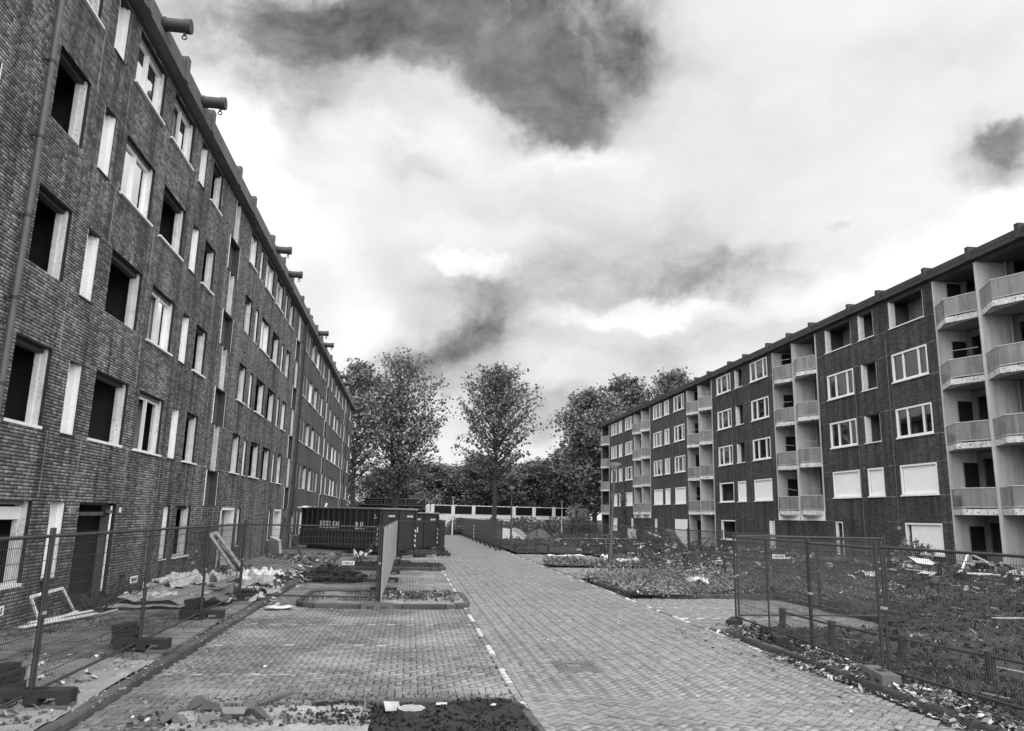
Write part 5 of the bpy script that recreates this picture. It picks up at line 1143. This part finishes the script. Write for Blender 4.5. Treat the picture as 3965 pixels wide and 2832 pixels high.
V, F = boxes(np.stack([x, y, hbank(x, y) + .03 + .04 * r_.rand(n)], 1), np.stack([np.cos(a) * l, np.sin(a) * l, (r_.rand(n) - .5) * .25 * l], 1), np.stack([-np.sin(a) * .008, np.cos(a) * .008, a * 0], 1), np.stack([a * 0, a * 0, a * 0 + .007], 1)); bulk('twigs', V, F, 'litter', shade=np.repeat(r_.rand(n), 5), white=np.repeat((r_.rand(n) < .12) * .5, 5))
# ================================================================== LOOSE THINGS
# stump
st = empty('tree_stump', (.13, 8.86, .0), 0, 'freshly cut round tree stump in the dark soil at the bottom edge', 'tree stump')
g = MB(); pr_ = [.150 + .008 * math.sin(i * 2.1) + .006 * math.sin(i * 5) for i in range(28)]
g.pts([(r_ * 1.06 * math.cos(6.283 * i / 28), r_ * 1.06 * math.sin(6.283 * i / 28), -.05) for i, r_ in enumerate(pr_)] + [(r_ * math.cos(6.283 * i / 28), r_ * math.sin(6.283 * i / 28), .125) for i, r_ in enumerate(pr_)], [(i, (i + 1) % 28, 28 + (i + 1) % 28, 28 + i) for i in range(28)]); g.build('bark', 'bark', st)
g = MB(); g.pts([(r_ * .985 * math.cos(6.283 * i / 28), r_ * .985 * math.sin(6.283 * i / 28), .125) for i, r_ in enumerate(pr_)], [tuple(range(28))]); g.build('cut_face', 'woodcut', st)
for k_ in (.04, .075, .11): g = MB(); g.tube([(k_ * math.cos(t), k_ * math.sin(t), .125) for t in np.linspace(0, 6.283, 20)], .0025, 4); g.build('growth_ring', 'wood', st)
sheet('paper_sheet', (-.10, 9.02, .09), .4, .19, .13, .03, 'concrete', 'torn white sheet leaning on the tree stump', 'paper', 31, n=8, tilt=(.7, .1))
for i, (x, y, s_) in enumerate(((.47, 9.2, .12), (1.08, 9.18, .07), (-.55, 8.78, .12))): sheet('paper_scrap', (x, y, .06), i * 1.1, s_, s_ * .6, .03, 'paper', ['white scrap on the dark soil right of the stump', 'small white scrap at the right side of the dark bed', 'white plastic scrap on the sand left of the stump'][i], 'scrap', 40 + i, n=7)
# broken bricks at the bottom left
bl = ['broken half brick leaning highest in the rubble heap at the bottom edge', 'large pale brick chunk lying in the middle of the bottom rubble heap', 'dark brick chunk at the left end of the bottom rubble heap', 'tilted brick piece at the right end of the bottom rubble heap', 'flat brick piece in front of the bottom rubble heap', 'broken brick behind the bottom rubble heap', 'cracked brick wedged between the others in the bottom heap', 'small light stone on the bottom rubble heap', 'brick end poking from the bottom rubble heap', 'long brick piece under the bottom rubble heap']
for i, (x, y, z, s_) in enumerate(((-2.15, 9.05, .16, .12), (-1.72, 8.72, .12, .12), (-2.35, 8.78, .08, .11), (-1.46, 8.75, .1, .1), (-1.95, 8.6, .08, .11), (-1.62, 9.0, .12, .1), (-1.98, 8.85, .15, .1), (-1.75, 8.52, .12, .06), (-2.2, 8.6, .07, .1), (-1.5, 8.55, .05, .11))):
    g = MB(); c = [Vector((sx * s_ * rnd.uniform(.7, 1.1), sy * s_ * .55 * rnd.uniform(.7, 1.1), sz * s_ * .38 * rnd.uniform(.8, 1.1))) for sz in (-1, 1) for sx, sy in ((-1, -1), (1, -1), (1, 1), (-1, 1))]
    g.pts([tuple(v) for v in c], BF); o = g.build('broken_brick', 'rubble'); o.location = (x, y, z); o.rotation_euler = (rnd.uniform(-.8, .8), rnd.uniform(-.6, .6), rnd.uniform(0, 3)); tag(o, bl[i], 'broken brick', 'broken bricks at the bottom edge')
o = MB().box(-.20, .20, -.03, .03, -.02, .02).build('wood_offcut', 'wood'); o.location = (-1.42, 9.55, .08); o.rotation_euler = (.2, -.25, .5); tag(o, 'weathered wood offcut on the edge of the sandy bed', 'wood piece')
# white bent frame by the left wall
wf = empty('window_frame', (-6.5, 15.35, .12), 1.5, 'broken white window frame propped against the left wall near the nearest fence post', 'window frame')
g = MB(); g.bar((-.55, 0, .50), (.42, -.05, .56), .022); g.build('rail', 'white', wf); g = MB(); g.bar((-.55, 0, .50), (-.12, .0, .0), .02); g.build('rail', 'white', wf); g = MB(); g.bar((.42, -.05, .56), (.95, -.1, .02), .016); g.build('rail', 'white', wf)
o = empty('fallen_boards', (-6.35, 15.3, .13), 1.45, 'pale boards lying flat on the pavement below the broken window frame', 'boards')
for i, (a, b, w_) in enumerate((((-.9, 0, .03), (.9, -.35, .05), .05), ((-.5, .1, .05), (1.0, -.2, .09), .035), ((-.3, -.1, .04), (.75, -.05, .1), .03), ((1.0, -.3, .02), (1.7, -.35, .03), .01))): g = MB(); g.bar(a, b, w_, .012); g.build('board', 'white', o)
# linoleum heap and rubbish along the left wall
SH = [((-5.2, 19.6, .12), .15, 2.3, 3.0, .38, 'tarp', 'large buckled sheet of grey linoleum on the pavement by the left wall', .9), ((-4.9, 18.3, .12), -.2, 1.7, 1.3, .26, 'tarp', 'front folded piece of grey linoleum lying nearest the fence', 1.1), ((-5.7, 18.6, .12), .9, .9, .8, .34, 'paper', 'crumpled pale wallpaper at the left end of the linoleum heap', 3.),
      ((-4.7, 21.2, .14), .1, 1.6, 2.0, .34, 'tarp', 'grey linoleum piece bulging behind the third fence joint', 1.0), ((-5.9, 21.6, .16), .4, 1.2, 1.6, .6, 'paper', 'white crumpled plastic thrown against the left wall behind the linoleum', 2.4), ((-5.2, 23.0, .14), 1.1, 1.3, 1.2, .5, 'paper', 'heap of white plastic bags near the leaning door frame', 3.), ((-4.3, 22.6, .14), .2, 1.2, 1.4, .42, 'tarp', 'torn grey sheet curling on the kerb behind the left fence', 2.7),
      ((-4.6, 24.8, .13), .6, 1.4, 1.6, .4, 'paper', 'flattened white rubbish sheets beyond the plastic bags', 3.2), ((-3.6, 21.2, .06), .7, .7, .5, .3, 'tarp', 'dark rolled offcut lying over the kerb edge', 3.)]
for i, (l_, rz_, w_, d_, a_, m_, lb, s_) in enumerate(SH): sheet('sheet', l_, rz_, w_, d_, a_, m_, lb, 'rubbish sheet', 100 + i * 3, s_, 'rubbish along the left wall', n=22)
sheet('crumpled_card', (-2.8, 18.35, .03), .4, .62, .34, .12, 'paper', 'white bent card lying on the paving at the corner of the left fence', 'card', 140, n=8)
sheet('linoleum_strip', (-5.35, 17.55, .12), .2, 1.9, .35, .1, 'tarp', 'narrow pale strip of linoleum in front of the heap', 'rubbish sheet', 150, n=12)
df = empty('door_frame', (-6.0, 27.5, .12), math.pi / 2, 'white door frame leaning against the left block beside the rubbish', 'door frame')
df.rotation_euler = (.0, 0, 1.50)
g = MB(); g.bar((.45, -.1, 0), (-.55, .55, 1.25), .035, .05); g.build('jamb', 'whiteold', df); g = MB(); g.bar((.95, -.25, 0), (-.05, .5, 1.3), .04, .05); g.build('jamb', 'whiteold', df); g = MB(); g.bar((-.55, .55, 1.25), (-.05, .5, 1.3), .035, .05); g.build('head', 'whiteold', df)
g = MB(); g.bar((.7, -.2, .05), (-.2, .42, 1.0), .10, .008); g.build('torn_panel', 'concrete', df)
mt = MB(); mt.pts([(-.07, -.38, 0), (.07, -.38, 0), (.07, .38, 0), (-.07, .38, 0), (-.07, -.38, .8), (.07, -.38, .8), (.07, .36, .86), (-.07, .36, .86)], BF); o = mt.build('mattress', 'reed'); o.location = (-6.35, 39.2, .1); o.rotation_euler = (.15, -.25, .7); tag(o, 'stained pale mattress leaning by the second porch of the left block', 'mattress')
af = empty('timber_trestle', (-6.1, 39.6, .1), .4, 'dark timber frame standing like a triangle against the porch wall', 'timber frame')
for a, b in (((0, .1, 1.75), (-.35, -.1, 0)), ((0, .1, 1.75), (.85, 0, 0)), ((-.3, 0, .3), (.75, 0, .3)), ((.0, .1, 1.6), (.3, .1, .8))): g = MB(); g.bar(a, b, .05, .04); g.build('beam', 'lintel', af)
o = MB().box(-.55, .55, -.2, .2, 0, .14).build('timber_pile', 'lintel'); o.location = (-5.5, 37.6, .1); o.rotation_euler = (0, 0, .3); tag(o, 'dark flat timber lying before the leaning mattress', 'timber')
bg_ = bush; V, F = sheetmesh(.7, .6, 14, 14, .45, 77, 3.)
o = sheet('rubbish_bag', (-2.15, 38.6, .02), .3, .8, .6, .55, 'paper', 'light crumpled bag against the foot of the lettered container', 'bag', 160, 2.5)
lo = empty('long_lath', (0, 0, 0), 0, 'long lath propped diagonally inside the fence before the container', 'lath'); g = MB(); g.bar((-2.25, 33.4, .05), (-.75, 28.5, 1.62), .025, .02); g.build('lath', 'tubepale', lo); g = MB(); g.bar((-2.0, 32.6, .55), (-1.75, 32.9, .03), .02); g.build('brace', 'tube', lo)
# dirt mound with bucket
md = MB(); n = 26; Zs = lambda a, b: .42 * math.exp(-((a / 1.0) ** 2 + (b / .7) ** 2) * 1.3) * (.7 + .6 * float(fbm(np.array([a]), np.array([b]), 2.4, 61)[0]))
ps = [(a, b, Zs(a, b) - .01) for b in np.linspace(-1.3, 1.3, n) for a in np.linspace(-1.5, 1.5, n)]; md.pts(ps, [(j * n + i, j * n + i + 1, (j + 1) * n + i + 1, (j + 1) * n + i) for j in range(n - 1) for i in range(n - 1)], True); o = md.build('soil_heap', 'soil'); o.location = (-2.45, 26.3, 0); tag(o, 'heap of dark soil and roots inside the fence between two kerbed islands', 'soil heap')
chunks('soil_crumbs', -3.5, -1.4, 25.4, 27.4, 900, .07, 'soil', lambda x, y: .02 + .36 * np.exp(-(((x + 2.45)) ** 2 + ((y - 26.3) / .7) ** 2) * 1.3), None, 31, .05)
bk = empty('bucket', (-1.56, 26.0, 0), 0, 'pale dented bucket standing beside the dark soil heap', 'bucket'); g = MB(); g.lathe([(.0, .01), (.11, 0), (.14, .22), (.15, .225), (.135, .215), (.1, .02)], 18); g.build('body', 'concrete', bk); g = MB(); g.tube([(.145 * math.cos(t), .02, .22 + .05 * math.sin(t)) for t in np.linspace(0, math.pi, 10)], .004, 4); g.build('handle', 'tube', bk)
for i, (x, y, w_, h_, lb) in enumerate(((-.1, 33.6, .5, .16, 'dark block left on the second kerbed island beyond the cloth screen'), (.25, 20.3, .45, .12, 'dark clod of soil on the first kerbed island'))):
    g = MB(); g.lathe([(0, h_), (w_ * .55, h_ * .9), (w_ * .6, h_ * .3), (w_ * .58, 0)], 9); o = g.build('dark_block', 'foot'); o.location = (x, y, .1); tag(o, lb, 'block')
chunks('building_rubble', -.7, 1.2, 19.1, 21.3, 400, .035, 'rubble', lambda x, y: x * 0 + .15, lambda x, y: patchy(x, y, .45, 1, 18), 32, .18)
blades('grass', -2.4, 1.4, 18.8, 21.6, 2500, .07, .006, 'weed', lambda x, y: x * 0 + .13, lambda x, y: patchy(x, y, .5, 1.1, 19), 33)
blades('grass', -2.4, 1.4, 31.3, 34.2, 2500, .08, .01, 'weed', lambda x, y: x * 0 + .13, None, 34)
# right side: cut trunk, timber, sand piles, white rubbish
ct = empty('cut_trunk', (10.0, 26.4, .05), 0, 'dark cut tree trunk standing upright in the pale weeds right of the lamp', 'tree trunk')
g = MB(); g.tube([(.12, 0, -.05), (.05, 0, .3), (-.05, 0, .7), (-.12, 0, 1.02)], [.27, .24, .225, .22], 14); g.build('trunk', 'bark', ct); g = MB(); g.tube([(-.122, 0, 1.02), (-.1225, 0, 1.024)], .2, 14); g.build('cut_face', 'wood', ct)
g = MB(); g.tube([(-.3, -.2, .42), (0, -.26, .44), (.22, -.15, .5)], .02, 5); g.build('strap', 'white', ct); g = MB(); g.bar((.2, 0, 1.0), (.4, -.1, .1), .02); g.build('lath', 'wood', ct)
for i, (a, b, lb) in enumerate((((7.8, 24.7, .3), (9.0, 25.2, .34), 'dark timber beam lying in the weeds left of the cut trunk'), ((10.4, 25.6, .3), (11.8, 24.8, .15), 'pale bent branch lying right of the cut trunk'), ((9.0, 26.2, .1), (8.2, 24.9, .35), 'pale stick stuck among weeds left of the cut trunk'))):
    g = MB(); g.bar(a, b, .05 if i == 0 else .018) if i != 1 else g.tube([a, (11.0, 25.1, .34), b], .02, 5); o = g.build('stick', 'wood' if i == 0 else 'whiteold'); tag(o, lb, 'timber')
def pile(name, x, y, R, H, m, label, seed, cat='sand pile'):
    n = 30; g = MB(); f = lambda a, b: H * (max(0, 1 - (math.hypot(a, b) / R) ** 1.7)) ** 1.25 * (.86 + .28 * float(fbm(np.array([a * 2]), np.array([b * 2]), 1, seed)[0]))
    g.pts([(a, b, f(a, b) - .02) for b in np.linspace(-R, R, n) for a in np.linspace(-R, R, n)], [(j * n + i, j * n + i + 1, (j + 1) * n + i + 1, (j + 1) * n + i) for j in range(n - 1) for i in range(n - 1)], True)
    o = g.build(name, m); o.location = (x, y, .1); tag(o, label, cat, 'piles of sand and gravel')
pile('sand_pile', 8.9, 72, 2.1, 1.1, 'sandpile', 'bright rounded sand pile seen through the dark net', 3); pile('sand_pile', 10.3, 75, 1.7, 1.1, 'sand', 'lower grey sand pile right behind the lamp post', 4); pile('gravel_pile', 12.6, 74, 1.6, 1.0, 'rubble', 'pointed grey gravel pile on the dark soil', 5)
WB = [((21.2, 29.6, .75), .3, 1.3, .55, .03, 'board', 'white tilted panel on the rubbish near the nearest balconies', (.5, .1)), ((22.6, 63.5, .7), .9, 2.6, .8, .05, 'board', 'long white panel sliding off the rubbish heap by the white door', (.1, .5)), ((21.9, 66.5, .8), .2, 1.6, .6, .1, 'paper', 'white crumpled panel behind the long one on the far rubbish heap', (.4, .3)),
      ((22.6, 76.2, .7), .1, .9, 1.1, .1, 'paper', 'white square sheet standing by the wall beyond the rubbish heap', (1.2, .1)), ((17.2, 55.2, .35), .3, 1.7, .6, .14, 'paper', 'white flattened sack on the dark soil, right one of two', (0, 0)), ((14.9, 56.8, .3), .3, 1.3, .4, .1, 'paper', 'white flattened sack on the dark soil, left one of two', (0, 0)),
      ((8.6, 41.8, .12), .4, 2.4, .5, .12, 'paper', 'long white plastic strip at the back of the far right bay', (0, 0)), ((10.0, 37.8, .15), .2, .7, .5, .5, 'paper', 'white box shaped rubbish near the second bed', (.6, 0)), ((10.3, 35.3, .2), .6, 1.1, .7, .35, 'paper', 'white crumpled bag beside the lamp on the second bed', (0, 0)), ((11.6, 28.0, .2), .3, 1.5, .7, .35, 'paper', 'white rags and bags heaped behind the lamp', (0, 0)), ((10.4, 27.6, .22), .9, .8, .6, .4, 'innerdark', 'black rubbish bag among the white rags behind the lamp', (0, 0)), ((9.3, 24.2, .25), 1.3, 1.6, .7, .3, 'paper', 'pale torn packaging in the weeds before the cut trunk', (0, 0)),
      ((19.6, 27.0, .4), .4, .9, .5, .2, 'paper', 'white crumpled sheet left of the tilted panel', (0, 0)), ((15.2, 24.2, .45), .4, .6, .45, .35, 'paper', 'white plastic bag on the bank behind the fence across the bay', (0, 0)), ((23.0, 28.4, .6), .2, 2.0, 1.2, .45, 'tarp', 'grey tarpaulin heap below the nearest balconies', (0, 0)), ((17.8, 34.5, .5), .2, .6, .5, .3, 'paper', 'small white bag on the bank seen above the right fence', (0, 0))]
for i, (l_, rz_, w_, d_, a_, m_, lb, tl) in enumerate(WB): sheet('rubbish_sheet', l_, rz_, w_, d_, a_, m_, lb, 'rubbish', 200 + i * 2, 2., 'rubbish on the right bank', n=12, tilt=tl)
ww = empty('window_frame', (21.6, 27.4, .45), .3, 'broken white window frame lying on the rubbish below the nearest balconies', 'window frame')
for a, b in (((-.6, 0, 0), (.1, .1, .75)), ((.1, .1, .75), (1.3, .3, .45)), ((1.3, .3, .45), (2.2, .2, .0)), ((1.0, -.8, .1), (2.6, -.6, .2)), ((-.9, -.9, 0), (1.1, -1.1, .1))): g = MB(); g.bar(a, b, .035); g.build('rail', 'white', ww)
PL = [((20.8, 26.6, .5), (22.6, 25.9, .5), .06, 'white', 'white plank nearest the balconies on the rubbish'), ((22.2, 25.0, .35), (22.9, 24.2, .8), .05, 'white', 'short white plank standing in the rubbish below the balconies'), ((19.8, 28.8, .5), (21.6, 28.3, .35), .04, 'white', 'narrow white plank beyond the tilted panel'), ((12.6, 15.5, .28), (13.3, 14.4, .42), .025, 'whiteold', 'pale stick on the lower right bank behind the mesh'), ((22.9, 61.2, .3), (23.4, 58.6, .9), .06, 'wood', 'dark plank leaning on the heap by the white door'), ((22.4, 56.8, .3), (23.5, 58.0, .9), .08, 'wood', 'dark beam leaning by the open ground floor loggia'),
      ((14.4, 93.5, .2), (16.2, 91.8, 1.9), .05, 'tubepale', 'pale lath leaning against the distant fence by the block end'), ((14.0, 72.0, .25), (21.5, 74.5, .3), .06, 'white', 'long pale plank lying across the far soil'), ((20.0, 84.0, .2), (22.6, 80.5, .7), .06, 'tubepale', 'grey pole lying near the far corner of the right block'), ((8.6, 74.5, .2), (7.9, 71.0, .9), .04, 'wood', 'dark stick slanting beside the gravel pile')]
for a, b, w_, m_, lb in PL: g = MB(); g.bar(a, b, w_, w_ * .5); o = g.build('plank', m_); tag(o, lb, 'plank', 'planks and sticks on the right bank')
br_ = empty('brush_heap', (22.2, 66.8, .3), 0, 'dark tangle of branches on the heap beside the white door', 'branches')
g = MB()
for i in range(26): a = (rnd.uniform(-1, 1), rnd.uniform(-2.4, 2.4), 0); b = (a[0] + rnd.uniform(-.7, .7), a[1] + rnd.uniform(-.9, .9), rnd.uniform(.3, 1.0)); g.bar(a, b, .025)
o = g.build('twigs', 'wood', br_); o['kind'] = 'stuff'
for i, (x, y, h_, lb) in enumerate(((10.05, 36.2, .42, 'dark upended crate on the second bed behind the lamp'), (23.3, 73.2, .95, 'grey box standing at the wall beside the far rubbish heap'))):
    e = empty('crate', (x, y, .1), .3, lb, 'crate'); g = MB(); g.box(-.35, .35, -.25, .25, 0, .03); g.build('base', 'pipe', e)
    for a in ((-.35, -.32, -.25, .25), (.32, .35, -.25, .25), (-.32, .32, -.25, -.22), (-.32, .32, .22, .25)): MB().box(a[0], a[1], a[2], a[3], .03, h_).build('side', 'pipe', e)
bpy.context.view_layer.update()
